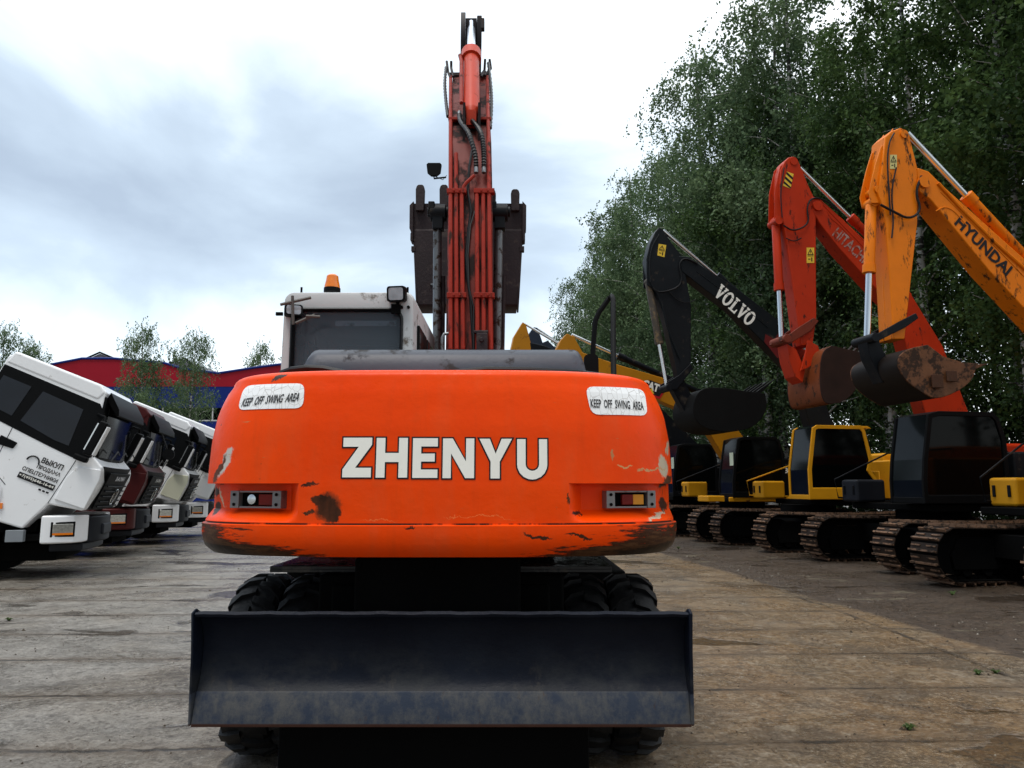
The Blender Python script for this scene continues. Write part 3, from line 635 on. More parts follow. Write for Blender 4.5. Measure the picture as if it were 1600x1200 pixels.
# grease line and dark cables down the middle
m=MB(); m.tube([onb(x,y,.02) for x,y in ((738,232),(733,262),(731,300),(736,330),(732,356),(728,400),(731,440),(735,470),(738,520),(740,548))],.012,6)
m.tube([onb(x,y,.025) for x,y in ((742,330),(735,352),(731,400),(733,450),(740,480),(740,548))],.008,6); bld(m,'cable',seal,BOOM)
m=MB(); q=onb(753,533,.05); m.box(q.x-.045,q.x+.05,q.y-.06,q.y+.02,q.z-.09,q.z+.06); m.box(q.x-.07,q.x+.055,q.y-.05,q.y,q.z+.06,q.z+.085); m.tube([(q.x,q.y-.075,q.z-.0),(q.x,q.y-.055,q.z)],.02,10); bld(m,'valve_block',maroon,BOOM,bev=.006)
m=MB(); q=[onb(x,y,.05) for x,y in ((691,548),(691,528),(694,522),(701,521))]; m.tube(q,.014,8); bld(m,'pipe_elbow',steel,BOOM)
# crossing pipe of the middle and corrugated hoses
m=MB(); m.tube([onb(723.5,300,.05),onb(724,292,.05),onb(728,286,.06),onb(741,274,.07)],.017,8); bld(m,'hydraulic_pipe',boom_or,BOOM)
def hose(pts,r=.026,name='hose',n=46,mat=None):
    P_=[Vector(p) for p in pts]; out=[]
    for i in range(len(P_)-1):
        p0=P_[max(i-1,0)];p1=P_[i];p2=P_[i+1];p3=P_[min(i+2,len(P_)-1)]; k=max(4,n//(len(P_)-1))
        for j in range(k):
            t=j/k; out.append(.5*((2*p1)+(p2-p0)*t+(2*p0-5*p1+4*p2-p3)*t*t+(3*p1-p0-3*p2+p3)*t**3))
    out.append(P_[-1]); m=MB(); m.tube(out,r,8,rib=.72); bld(m,name,mat or seal,BOOM,smooth=25)
hose([onb(718,180,.09),onb(720,190,.13),onb(731,206,.16),onb(738,225,.17),onb(743,245,.14),onb(744,262,.08)])
hose([onb(735,186,.10),onb(744,196,.15),onb(752,210,.16),onb(755,228,.15),onb(756,245,.12),onb(756,262,.08)])
m=MB()
for x,y in ((744,266),(756,266)): m.tube([onb(x,y-4,.085),onb(x,y+4,.07)],.021,10)
m.tube([onb(718,175,.09),onb(718,180,.09)],.02,10); bld(m,'hose_fitting',steel,BOOM)
# side hoses near the boom head
hose([onb(700,182,.02),onb(697,160,.05),onb(695,130,.10),onb(697,105,.10)],.020,n=40)
hose([onb(766,200,.02),onb(768,165,.05),onb(767,135,.10),onb(763,98,.10)],.020,n=40)
for pts in ([(704,122),(700,112),(698,96)],[(708,120),(705,106),(705,96)],[(751,118),(757,110),(758,93)],[(757,118),(767,107),(765,93)],[(752,120),(758,112)]):
    m=MB(); m.tube([onb(x,y,.06) for x,y in pts],.015,8); bld(m,'hydraulic_pipe',maroon,BOOM)
m=MB(); a=onb(703,117,.02); b=onb(763,117,.02); m.box(a.x,b.x,a.y-.02,a.y+.02,a.z-.015,a.z+.02); bld(m,'pipe_clamp',maroon,BOOM)
# arm cylinder
A0=Vector(B3(.01,7.0,5.26)); A1=Vector(B3(.01,8.1,7.06)); dd=(A1-A0); L=dd.length; dn_=dd.normalized()
m=MB(); m.tube([A0+dn_*.05,A0+dn_*.12,A0+dn_*.13,A0+dn_*L*.57,A0+dn_*L*.571,A0+dn_*L*.64,A0+dn_*L*.65],[.06,.085,.086,.086,.112,.112,.09],22)
m.box(-.05,.05,-.04,.04,-.08,.08,0,Matrix.Translation(A0)); AC=bld(m,'arm_cylinder',paint('bright_orange_red',(.50,.040,.012),.42,var=.2,dirt=(.12,.03,.015),amt=.25))
m=MB(); m.tube([A0+dn_*L*.65,A0+dn_*L*.90,A0+dn_*L*.94,A0+dn_*L],[.048,.048,.032,.026],16); bld(m,'cylinder_rod',paint('polished_rod',(.50,.55,.62),.3,metal=.85,var=.04),AC)
m=MB(); m.tube([A0+dn_*L*.60+Vector((-.125,-.03,0)),A0+dn_*L*.52+Vector((-.105,-.06,0)),A0+dn_*L*.12+Vector((-.100,-.05,0))],.022,8); bld(m,'cylinder_pipe',boom_or,AC)
m=MB(); 
for s_ in (-1,1):
    m.prism([(6.88,4.95),(6.78,5.32),(7.0,5.42),(7.3,5.4)],.01+s_*.075-.012,.01+s_*.075+.012,lambda u,v,a:B3(a,u,v))
bld(m,'cylinder_lug',maroon,BOOM)
# stick (arm), dark, behind the boom head
m=MB()
for s_ in (-1,1):
    m.prism([(8.22,6.4),(8.0,6.75),(7.99,7.02+.05*s_),(8.06,7.13-.03*s_),(8.3,7.15),(8.62,6.9),(8.6,6.4)],.01+s_*.095-.028,.01+s_*.095+.028,lambda u,v,a:B3(a,u,v))
m.prism([(8.3,6.5),(8.17,6.9),(8.14,7.14),(8.3,7.16),(8.62,6.9),(8.95,5.6),(9.05,4.35),(8.85,4.25),(8.55,5.4),(8.38,6.2)],-.056,.076,lambda u,v,a:B3(a,u,v))
q=Vector(B3(.14,8.02,6.98)); m.box(q.x-.02,q.x+.025,q.y-.03,q.y+.05,q.z-.07,q.z+.06)
m.build('arm',paint('dark_arm_steel',(.014,.011,.013),.55,spec=.3,dirt=(.05,.028,.022),amt=.35),EX,bev=.006,off=ROOT)
# work lamp on the boom
c=at(678,265,7.0); ro=[(-.065,-.03),(-.075,.055),(-.06,.072),(.06,.072),(.075,.055),(.065,-.03),(.03,-.06),(-.03,-.06)]
m=MB(); m.loft([[(c.x+x,c.y,c.z+z) for x,z in ro],[(c.x+x,c.y+.03,c.z+z) for x,z in ro],[(c.x+x*.7,c.y+.08,c.z+z*.7) for x,z in ro]]); 
m.tube([(c.x,c.y+.02,c.z-.06),(c.x,c.y+.02,c.z-.085),at(697,277,7.0)],.009,6); m.tube([at(681,276,7.0),at(692,281,7.0),at(698,274,7.0)],.004,5); bld(m,'boom_work_lamp',plastic,bev=.006)
# lift cylinders
for s_,xt,xb_ in ((-1,684,684),(1,784,777)):
    pt=at(685 if s_<0 else 781,333,6.75); pb=at(684 if s_<0 else 777,590,6.95)
    lc=MB(); lc.tube([pb+Vector((0,0,-.5)),pb.lerp(pt,.10)],.062,16); LC=bld(lc,'lift_cylinder',boom_or)
    m=MB(); m.tube([pb.lerp(pt,.10)+Vector((-.008,0,0)),pb.lerp(pt,.97)+Vector((-.008,0,0))],.041,16); bld(m,'cylinder_rod',steel,LC)
    m=MB(); m.tube([pb.lerp(pt,.05)+Vector((.045,.02,0)),pb.lerp(pt,.62)+Vector((.045,.02,0))],.020,8); bld(m,'cylinder_pipe',maroon,LC)
    m=MB(); q=pt; m.tube([(q.x-.075,q.y,q.z),(q.x+.075,q.y,q.z)],.082,14); m.tube([(q.x-.10,q.y,q.z+.01),(q.x+.10,q.y,q.z+.01)],.05,12); m.box(q.x-.05,q.x+.05,q.y-.06,q.y+.06,q.z-.17,q.z-.02)
    m.box(q.x-.09,q.x-.03,q.y-.08,q.y,q.z+.02,q.z+.09)
    bld(m,'cylinder_head',black_metal,LC,bev=.008)
# bucket with its shell towards us
def main_bucket():
    Yb=8.0; tl=at(642,312,Yb); tr=at(821,314,Yb); bl=at(651,474,Yb); br=at(804,480,Yb)
    cx=(tl.x+tr.x)/2; zt=at(731,318,Yb).z; z0=at(731,478,Yb).z; wt=(tr.x-tl.x)/2-.03; wb=(br.x-bl.x)/2
    # shell: vertical sheet curved at the bottom and away
    prof=[(zt,0,1),(zt-.30,.02,1),(zt-.31,.005,1),(z0+.3,.0,.93),(z0+.02,.02,.9),(z0,.05,.895),(z0-.02,.25,.88),(z0+.1,.55,.88),(z0+.4,.75,.88)]
    m=MB(); rings=[]
    for z,dy,k in prof:
        h=wt*k if k<1 else wt; rings.append([(cx-h,Yb+dy,z),(cx-h*.5,Yb+dy-.004,z),(cx+h*.5,Yb+dy-.004,z),(cx+h,Yb+dy,z)])
    # two-sided shell
    k=4; vs=[v for r in rings for v in r]+[(v[0],v[1]+.03,v[2]) for r in rings for v in r]; n_=len(rings); fs=[]
    for i in range(n_-1):
        for j in range(k-1):
            a=i*k+j; fs.append((a,a+1,a+k+1,a+k)); b=a+n_*k; fs.append((b,b+k,b+k+1,b+1))
    m.add(vs,fs)
    for s_ in (-1,1):
        side=[(Yb,zt),(Yb,z0),(Yb+.25,z0-.02),(Yb+.75,z0+.4),(Yb+.5,zt+.0)]
        def fn(u,v,a,s_=s_): 
            t=(v-z0)/(zt-z0); return (cx+s_*(wt*(.89+.11*max(0,min(1,t)))+a),u,v)
        m.prism(side,0,.02,fn)
    BK=bld(m,'bucket',maroon,bev=.008)
    for s_ in (-1,1):
        m=MB(); x=cx+s_*(wt-.005); 
        m.prism([(zt+.02,0),(zt-.03,.045),(zt-.30,.042),(zt-.34,.02),(zt-.36,.03),(zt-.44,.03),(zt-.45,0)],Yb-.03,Yb+.12,lambda u,v,a,s_=s_:(x+s_*v,a,u)); 
        m.box(min(x-s_*.03,x+s_*.02),max(x-s_*.03,x+s_*.02),Yb-.01,Yb+.06,zt-.56,zt-.50)
        bld(m,'side_cutter',maroon,BK,bev=.006)
    for px in (657,694,731,768,805):
        q=at(px,308,Yb); z1=at(px,290 if px<700 else 297,Yb).z
        m=MB(); m.prism([(-.045,zt-.10),(-.05,z1-.06),(-.04,z1-.015),(-.02,z1),(.02,z1),(.04,z1-.015),(.05,z1-.06),(.045,zt-.10)],Yb-.05,Yb+.03,lambda u,v,a,q=q:(q.x+u,a+(.0 if v<z1-.05 else .015),v)); bld(m,'tooth',maroon,BK,bev=.008)
    m=MB(); m.box(cx-.42,cx-.28,Yb-.012,Yb+.0,zt-.95,zt-.93); m.box(cx+.22,cx+.42,Yb-.012,Yb+.0,zt-1.0,zt-.985); bld(m,'weld_mark',steel,BK)
main_bucket()
# blade ---------------------------------------------
def blade():
    m_=bpy.data.materials.new('worn_blue_black_steel'); m_.use_nodes=True; nt=m_.node_tree; n=nt.nodes; l=nt.links; b=n['Principled BSDF']; b.inputs['Roughness'].default_value=.42; b.inputs['Specular IOR Level'].default_value=.12
    tc=n.new('ShaderNodeTexCoord'); sp=n.new('ShaderNodeSeparateXYZ'); l.new(tc.outputs['Object'],sp.inputs[0])
    def nz(sc,det,ro,st=(1,1,1)):
        mp=n.new('ShaderNodeMapping'); mp.inputs['Scale'].default_value=st; l.new(tc.outputs['Object'],mp.inputs[0]); k=n.new('ShaderNodeTexNoise'); k.inputs['Scale'].default_value=sc; k.inputs['Detail'].default_value=det; k.inputs['Roughness'].default_value=ro; l.new(mp.outputs[0],k.inputs['Vector']); return k.outputs['Fac']
    def rng(x,a,b_,c_=0,d=1):
        k=n.new('ShaderNodeMapRange'); l.new(x,k.inputs[0])
        for i,v in enumerate((a,b_,c_,d)): k.inputs[i+1].default_value=v
        return k.outputs[0]
    def mul(a,b_,op='MULTIPLY'):
        k=n.new('ShaderNodeMath'); k.operation=op; k.use_clamp=True; l.new(a,k.inputs[0])
        if isinstance(b_,float): k.inputs[1].default_value=b_
        else: l.new(b_,k.inputs[1])
        return k.outputs[0]
    def mix(f,a,c_):
        k=n.new('ShaderNodeMixRGB'); l.new(f,k.inputs[0]); 
        if isinstance(a,tuple): k.inputs[1].default_value=a
        else: l.new(a,k.inputs[1])
        k.inputs[2].default_value=c_; return k.outputs[0]
    Z=sp.outputs['Z']; n1=nz(3.5,9,.68,(1,1,1.6)); n2=nz(9,9,.75,(1,1,.7)); n3=nz(2,5,.55)
    c=mix(rng(n3,.35,.65),(.0025,.004,.010,1),(.007,.010,.018,1))
    c=mix(mul(rng(n1,.46,.66),rng(Z,.86,.62)),c,(.026,.028,.031,1))
    c=mix(mul(rng(n2,.55,.70),rng(Z,.80,.58,0,.75)),c,(.05,.044,.036,1))
    edge=rng(Z,.607,.603)
    e=mix(rng(n2,.42,.62),(.026,.034,.052,1),(.070,.070,.070,1)); k=n.new('ShaderNodeMixRGB'); l.new(edge,k.inputs[0]); l.new(c,k.inputs[1]); l.new(e,k.inputs[2]); c=k.outputs[0]
    c=mix(mul(edge,rng(nz(7,8,.75,(1,1,.3)),.60,.70)),c,(.05,.028,.018,1))
    c=mix(rng(Z,.468,.463),c,(.035,.015,.01,1))
    l.new(c,b.inputs['Base Color']); l.new(rng(n1,.3,.8,.30,.6),b.inputs['Roughness'])
    bu=n.new('ShaderNodeBump'); bu.inputs['Strength'].default_value=.4; bu.inputs['Distance'].default_value=.015; l.new(n1,bu.inputs['Height']); l.new(bu.outputs[0],b.inputs['Normal'])
    xl,xr=at(306,1040,3.77).x,at(1076,1040,3.77).x
    prof=[(3.73,.968),(3.722,.982),(3.732,.990),(3.752,.982),(3.79,.955),(3.83,.90),(3.85,.83),(3.85,.76),(3.835,.68),(3.805,.612),(3.795,.606),(3.790,.600),(3.752,.462),(3.752,.452),(3.77,.450)]
    back=[(y+.03,z) for y,z in prof[::-1]][1:]
    m=MB(); rings=[]; n_=60
    for i in range(n_+1):
        x=xl+(xr-xl)*i/n_; w=.0015*math.sin(i*.9)+.001*math.sin(i*2.3); rings.append([(x,y+(w if z>.62 else 0),z+(w*.8 if z>.95 else 0)) for y,z in prof+back])
    m.loft(rings); BL=bld(m,'dozer_blade',m_,smooth=50)
    for s_,x in ((-1,xl),(1,xr)):
        m=MB(); m.prism([(3.712,.99),(3.76,1.005),(3.93,.93),(3.95,.62),(3.86,.48),(3.748,.455),(3.742,.60),(3.735,.80)],x-.003,x+s_*.016,lambda u,v,a:(a,u,v)); bld(m,'blade_end_plate',m_,BL,bev=.008)
    m=MB(); 
    for dx in (-.55,.55): m.box(CX+dx-.06,CX+dx+.06,3.9,4.7,.55,.85)
    m.box(CX-.9,CX+.9,3.9,4.0,.6,.8); m.box(CX-.80,CX+.80,4.02,4.40,.13,.62); m.box(CX-.62,CX+.62,4.40,5.0,.10,.5); bld(m,'blade_arm_and_shade_boxes',grime,BL,bev=.01)  # arms and crossbar, plus low boxes added to block light under the blade
blade()
# undercarriage ------------------------------------
m=MB(); m.box(CX-.62,CX+.62,4.3,8.2,.5,1.05); m.tube([(CX,6.2,1.05),(CX,6.2,1.26)],.75,32); m.box(CX-1.2,CX+1.2,4.56,7.1,1.262,1.30); m.box(CX-.45,CX+.45,4.1,4.5,.45,1.22); m.box(CX-1.0,CX+1.0,4.72,4.84,.42,.6); m.box(CX-1.0,CX+1.0,7.34,7.46,.42,.6); m.box(CX-1.22,CX+1.22,5.45,6.85,.28,1.0); m.box(CX-.70,CX+.70,4.33,4.62,.30,1.1); m.tube([(CX,4.5,.50),(CX,5.2,.50)],.26,16); bld(m,'chassis_with_shade_boxes',grime,bev=.02)  # wide belly and guard boxes added to block light and darken underneath
m=MB(); m.box(CX-1.02,CX+.99,4.45,5.2,1.118,1.135); m.box(CX-1.02,CX+.99,4.45,4.465,1.10,1.118); bld(m,'mudguard',paint('wet_tread_plate',(.05,.05,.052),.25,dirt=(.12,.11,.1),amt=.5,dscale=6),bev=.003)
def tyre_mesh(r=.515,w=.27):
    m=MB(); seg=64; prof=[(-w*.5,.30),(-w*.52,.38),(-w*.5,r-.06),(-w*.42,r-.022),(-w*.2,r-.012),(w*.2,r-.012),(w*.42,r-.022),(w*.5,r-.06),(w*.52,.38),(w*.5,.30)]
    rings=[[(x,rr*math.cos(2*PI*i/seg),rr*math.sin(2*PI*i/seg)) for x,rr in prof] for i in range(seg+1)]
    m.loft(rings,caps=False,closed=False)
    N=22
    for i in range(N):
        for s_ in (-1,1):
            a0=2*PI*(i+(.5 if s_>0 else 0))/N; vs=[]
            for lvl,(r1,gr) in enumerate(((r-.03,1),(r+.012,.82))):
                for x,da,wd in ((0,0,.055),(s_*w*.28,.05,.065),(s_*w*.52,.15,.085)):
                    rr=r1-(.035 if abs(x)>w*.4 else 0)
                    for q in (-1,1): 
                        a=a0+da+q*wd*gr/1.0; vs.append((x,rr*math.cos(a),rr*math.sin(a)))
            b=6; fs=[(b+0,b+1,b+3,b+2),(b+2,b+3,b+5,b+4),(0,b+0,b+2,2),(2,b+2,b+4,4),(1,3,b+3,b+1),(3,5,b+5,b+3),(0,1,b+1,b+0),(4,b+4,b+5,5)]
            m.add(vs,fs)
    return m
wheel0=None
for yy in (4.80,7.42):
    for lx in (-1.125,-.83,.83,1.125):
        if wheel0 is None:
            wheel0=tyre_mesh().build('tyre',rubber,EX,smooth=30)
            m=MB(); m.tube([(-.10,0,0),(-.09,0,0),(.09,0,0),(.10,0,0)],[.22,.305,.305,.22],24); rim0=m.build('rim',grime,wheel0); w_=wheel0
        else:
            w_=wheel0.copy(); COL.objects.link(w_); r_=rim0.copy(); COL.objects.link(r_); r_.parent=w_
        w_.location=(lx,yy-6.2,.525); w_.rotation_euler=(lx*7+yy,0,0)
# ------------------------------------------------------------------ crawler excavators on the right
TH=math.atan2(-.17,-.985)
def side(u,v,a): return (u,a,v)
def tracks(parent,L=4.5,gauge=2.5,w=.62,h=.95,full=True,roller=True):
    r=h/2-.04
    for s_ in (1,-1):
        yc=s_*gauge/2; path=[]; a=L/2-r
        # outline sample at even spacing
        per=2*(2*a)+2*PI*r; n=int(per/.19); 
        def pt(d):
            d%=per
            if d<2*a: return (a-d, .04+2*r, PI)      # top moving back
            d-=2*a
            if d<PI*r: t=d/r; return (-a-r*math.sin(t), .04+r+r*math.cos(t), PI+t)
            d-=PI*r
            if d<2*a: return (-a+d,.04,2*PI)
            d-=2*a; t=d/r; return (a+r*math.sin(t),.04+r-r*math.cos(t),t)
        m=MB()
        for i in range(n):
            x,z,ang=pt(i*per/n); t=Vector((math.cos(ang),0,math.sin(ang))); nn=Vector((t.z,0,-t.x)) ; c=Vector((x,yc,z))
            sag=0
            if abs(ang-PI)<.01: sag=-.03*math.sin(PI*(x+a)/(2*a)); c.z+=sag
            M4=Matrix(((t.x,0,nn.x,c.x),(0,1,0,c.y),(t.z,0,nn.z,c.z),(0,0,0,1)))
            m.box(-.078,.078,-w/2,w/2,.0,.02,2,M4); m.box(-.072,-.042,-w/2,w/2,.0205,.066,0,M4)
            m.box(.02,.045,-w/2+.03,-.08,.0205,.042,0,M4); m.box(.02,.045,.08,w/2-.03,.0205,.042,0,M4)
            m.box(-.085,.085,-.11,.11,-.075,-.001,1,M4); m.box(-.094,.094,-w/2+.05,w/2-.05,-.02,-.002,1,M4)
        tr=m.build('track',[shoe_m,grime,shoe_d],parent,smooth=0)
        m=MB(); m.prism([(-a,.22),(a,.22),(a+.05,.45),(a-.1,h-.22),(-a+.2,h-.22),(-a-.05,.45)],yc-.16,yc+.16,side)
        for sx in (-1,1): m.tube([(sx*(a),yc-.10,.04+r),(sx*(a),yc+.10,.04+r)],r-.10,20)
        if roller:
            for i in range(8): x=-a*.85+i*a*1.7/7; m.tube([(x,yc-.14,.19),(x,yc+.14,.19)],.09,12)
            for x in (-.7,.8): m.tube([(x,yc-.12,h-.17),(x,yc+.12,h-.17)],.06,10)
        m.build('track_frame',grime,tr,bev=.01)
    m=MB(); m.box(-.9,.9,-gauge/2,gauge/2,.42,.8); m.tube([(0,0,.8),(0,0,1.12)],.7,28); m.build('undercarriage',grime,parent)
def exca(name_label,cx,cy,bo,body,cabm,boom,stick,p,z_deck=1.12,cab_z=3.05,cabx=(-.35,1.75),trk=True,group=None,boomfoot=None,bm_w=.19,sw=.17):
    Mx=(cx,cy,TH); e=thing('crawler_excavator',(cx,cy,0),TH,name_label,'excavator','excavators parked in a row under the trees')
    if trk: tracks(e,L=p.get('L',4.5),gauge=p.get('gauge',2.5))
    B=bo
    # house
    m=MB(); m.box(-2.2+B,1.3+B,-1.33,1.33,z_deck,z_deck+.13); m.build('deck',grime,e,bev=.02)
    m=MB(); m.prism([(-3.05+B,1.25),(-3.1+B,1.8),(-2.95+B,2.3),(-2.35+B,2.42),(-2.35+B,1.2)],-1.34,1.34,side); m.build('counterweight',p.get('cwm',body),e,bev=.08,bseg=3)
    m=MB(); m.box(-2.34+B,-.45+B,.50,1.35,1.26,2.28); m.box(-2.34+B,.2+B,-1.35,-.55,1.26,2.2); m.build('engine_house',body,e,bev=.05)
    m=MB(); m.box(-2.30+B,-.9+B,-.54,.49,1.26,2.5); m.build('engine_cover',p.get('hood',body),e,bev=.08,bseg=3)
    if p.get('toolbox'):
        m=MB(); m.box(.75+B+p.get('bxo',0),1.45+B+p.get('bxo',0),-1.33,-.75,1.26,1.75); tb=m.build('tool_box',p['toolbox'],e,bev=.06,bseg=3)
        for yy in (-1.2,-.88): m=MB(); m.box(1.45+B+p.get('bxo',0),1.475+B+p.get('bxo',0),yy-.03,yy+.03,1.42,1.62); m.build('latch',black_metal,tb,bev=.01)
    # cab on the left-hand side
    x0,x1=cabx; y0,y1=.42,1.40; z0,z1=1.27,cab_z
    cm=cabm; fr=.07
    c=MB(); prof=[(x0,z0),(x0,z1-.55) if p.get('slant') is None else (x0,z0+.9),(x0+.12,z1-.12),(x0+.25,z1),(x1-.45,z1),(x1-.22,z1-.06),(x1-.05,z0+.85),(x1,z0+.45),(x1,z0)]
    if p.get('slant'): prof=[(x0,z0),(x0,z0+.35),(x0+.30,z0+.75),(x0+.22,z0+1.0),(x0+.38,z1-.12),(x0+.48,z1),(x1-.30,z1),(x1-.18,z1-.07),(x1,z0+.75),(x1,z0)]
    # frame: ring around each side + roof + floor
    cc=Vector((sum(q[0] for q in prof)/len(prof),sum(q[1] for q in prof)/len(prof)))
    inn=offset_poly(prof,-.095); inn=[(u,max(v,z0+(.30 if p.get('slant') else .17))) for u,v in inn]
    n_=len(prof)
    for ya,yb in ((y1-.06,y1),(y0,y0+.06)):
        vs=[(u,y_,v) for y_ in (ya,yb) for u,v in prof]+[(u,y_,v) for y_ in (ya,yb) for u,v in inn]; fs=[]
        for i in range(n_):
            j=(i+1)%n_; fs+=[(i,j,2*n_+j,2*n_+i),(n_+i,3*n_+i,3*n_+j,n_+j),(i,n_+i,n_+j,j),(2*n_+i,2*n_+j,3*n_+j,3*n_+i)]
        c.add(vs,fs)
    c.prism([(x0+.15,z1-.07),(x0+.25,z1-.004),(x1-.40,z1-.004),(x1-.25,z1-.07)],y0+.061,y1-.061,side)
    c.box(x0+.01,x1-.01,y0+.061,y1-.061,z0+.003,z0+.12)
    # rear sheet
    c.box(x0+.004,x0+.03,y0+.061,y1-.061,z0+.121,z0+(.72 if p.get('slant') else 1.1))
    cb=c.build('cab',cm,e,bev=.022)
    g=MB(); gi=offset_poly(prof,-.06); g.prism(gi,y1-.035,y1-.028,side); g.prism(gi,y0+.028,y0+.035,side); g.build('side_window',glass,cb)
    g=MB(); fp=prof[-5:] if not p.get('slant') else prof[-4:]; fp=[(u-.03,v) for u,v in fp]
    vs=[(u,y_,v) for y_ in (y0+.07,y1-.07) for u,v in fp]; k=len(fp); g.add(vs,[(i,i+1,k+i+1,k+i) for i in range(k-1)]); g.build('windscreen',paint('windscreen_glass',(.006,.008,.009),.10,spec=.16,var=.6,scale=3),cb,smooth=0)
    g=MB(); g.box(x0+.3,x0+.5,y0+.25,y1-.25,z0+.5,z0+1.25); g.box(x0+.5,x0+.95,y0+.25,y1-.25,z0+.4,z0+.55); g.build('seat',grime,cb,bev=.04)
    if p.get('paper'):
        g=MB(); g.box(x1-.11,x1-.10,y1-.35,y1-.12,z0+.95,z0+1.35); g.build('paper_notice',paint('pale_paper',(.55,.62,.5),.7),cb)
    # handrail front right
    r_=MB(); r_.tube([(.5+B,-1.3,1.3),(1.55+B+p.get('bxo',0),-1.3,1.35),(1.62+B+p.get('bxo',0),-1.3,1.75),(.35+B,-1.3,2.35),(-.3+B,-1.3,2.4)],.02,7); r_.build('handrail',p.get('rail',black_metal),e)
    # boom
    m=MB(); m.prism(boom,-bm_w,bm_w,side); bo_=m.build('boom',p['bmat'],e,bev=.025)
    m=MB(); m.prism(stick,-sw,sw,side); st=m.build('stick',p.get('smat',p['bmat']),e,bev=.02)
    return e,Mx,bo_,st
def line_tube(parent,name,mat,pts,r,seg=12,y=0):
    if name=='hose': pts=smooth_line([tuple(q) for q in pts]); r*=.7
    m=MB(); m.tube([(u,y,v) for u,v in pts],r,seg); return m.build(name,mat,parent)
def cylinder_pair(parent,name,mat,p0,p1,frac,r,rr,y=0):
    a=Vector((p0[0],y,p0[1])); b=Vector((p1[0],y,p1[1])); d=(b-a); m=MB()
    m.tube([a,a+d*.02,a+d*(frac-.06),a+d*(frac-.059),a+d*frac],[r*.7,r,r,r*1.2,r*1.2],16); m.tube([a+Vector((0,-r*1.1,0)),a+Vector((0,r*1.1,0))],r*.95,12)
    o=m.build(name,mat,parent); m=MB(); m.tube([a+d*frac,b],rr,12); m.build('cylinder_rod',chrome,o); return o
def LM(M): return lambda px,py,y=.17: loc(px,py,M,y)
def text_on(parent,s_,M,pa,pb,h,mat,y,off=.03,name='lettering',vscale=1,dark=None):
    """text on the near side plate from pixel pa to pixel pb (baseline), seen with local x to the LEFT"""
    A=Vector(loc(*pa,M,y)); B=Vector(loc(*pb,M,y)); d=B-A; w=d.length; d.normalize(); nn=Vector((d.y,-d.x)) 
    if nn.y<0: nn=-nn
    m=MB(); text_fit(m,s_,w,h,lambda u,v:(A.x+d.x*u+nn.x*v,y+.006,A.y+d.y*u+nn.y*v),off); return m.build(name,mat,parent,smooth=0)
def sticker(parent,M,quad,mat,y,symbol=True):
    q=[Vector(loc(*p_,M,y)) for p_ in quad]; m=MB(); m.add([(v.x,y+.006,v.y) for v in q],[(0,1,2,3)]); o=m.build('warning_sticker',mat,parent,smooth=0)
    if symbol:
        tl,tr,br,bl=q
        def W_(u,v): a=tl.lerp(tr,u); b=bl.lerp(br,u); c=a.lerp(b,v); return (c.x,y+.009,c.y)
        m=MB(); 
        o3=[W_(.5,.06),W_(.92,.48),W_(.08,.48)]; i3=[W_(.5,.16),W_(.78,.43),W_(.22,.43)]
        m.add(o3+i3,[(0,1,4,3),(1,2,5,4),(2,0,3,5)]); m.add([W_(.46,.22),W_(.54,.22),W_(.54,.38),W_(.46,.38)],[(0,1,2,3)])
        m.add([W_(.1,.53),W_(.9,.53),W_(.9,.56),W_(.1,.56)],[(0,1,2,3)]); m.add([W_(.6,.64),W_(.75,.64),W_(.75,.9),W_(.6,.9)],[(0,1,2,3)]); m.add([W_(.2,.72),W_(.5,.72),W_(.5,.78),W_(.2,.78)],[(0,1,2,3)])
        m.build('sticker_symbol',letter_k,o,smooth=0)
    return o
def bucket(parent,prof,wd,mat,teeth=None,name='bucket',th=.03,tw=.09,lip=(),plate=None):
    """prof: closed outline of the side plate; open edge between last and first point"""
    prof=smooth_line([tuple(q) for q in prof],2)
    m=MB(); pm=1 if plate else 0
    for s_ in (-1,1): m.prism(list(prof)+list(lip),s_*wd/2,s_*(wd/2-.03),side,pm)
    n_=len(prof)
    inn=offset_poly(prof,-.03)
    vs=[(u,y_,v) for y_ in (-wd/2+.03,wd/2-.03) for u,v in prof]+[(u,y_,v) for y_ in (-wd/2+.03,wd/2-.03) for u,v in inn]; fs=[]
    for i in range(n_-1): fs+=[(i,i+1,n_+i+1,n_+i),(2*n_+i,3*n_+i,3*n_+i+1,2*n_+i+1)]
    m.add(vs,fs); bk=m.build(name,[mat]+([plate] if plate else []),parent,bev=.012)
    if teeth:
        (ax,az),(bx_,bz)=teeth; d=Vector((bx_-ax,bz-az)); L_=d.length; d.normalize(); nn=Vector((-d.y,d.x))
        for i in range(5):
            y=-wd/2+.07+i*(wd-.14)/4; a=Vector((ax,az)); pts=[a-d*.12+nn*.045,a+nn*.045,a+d*L_+nn*.008,a+d*L_-nn*.008,a-nn*.045,a-d*.12-nn*.045]
            t=MB(); t.prism([(q.x,q.y) for q in pts],y-tw/2,y+tw/2,side); t.build('tooth',plate or mat,bk,bev=.008)
    return bk
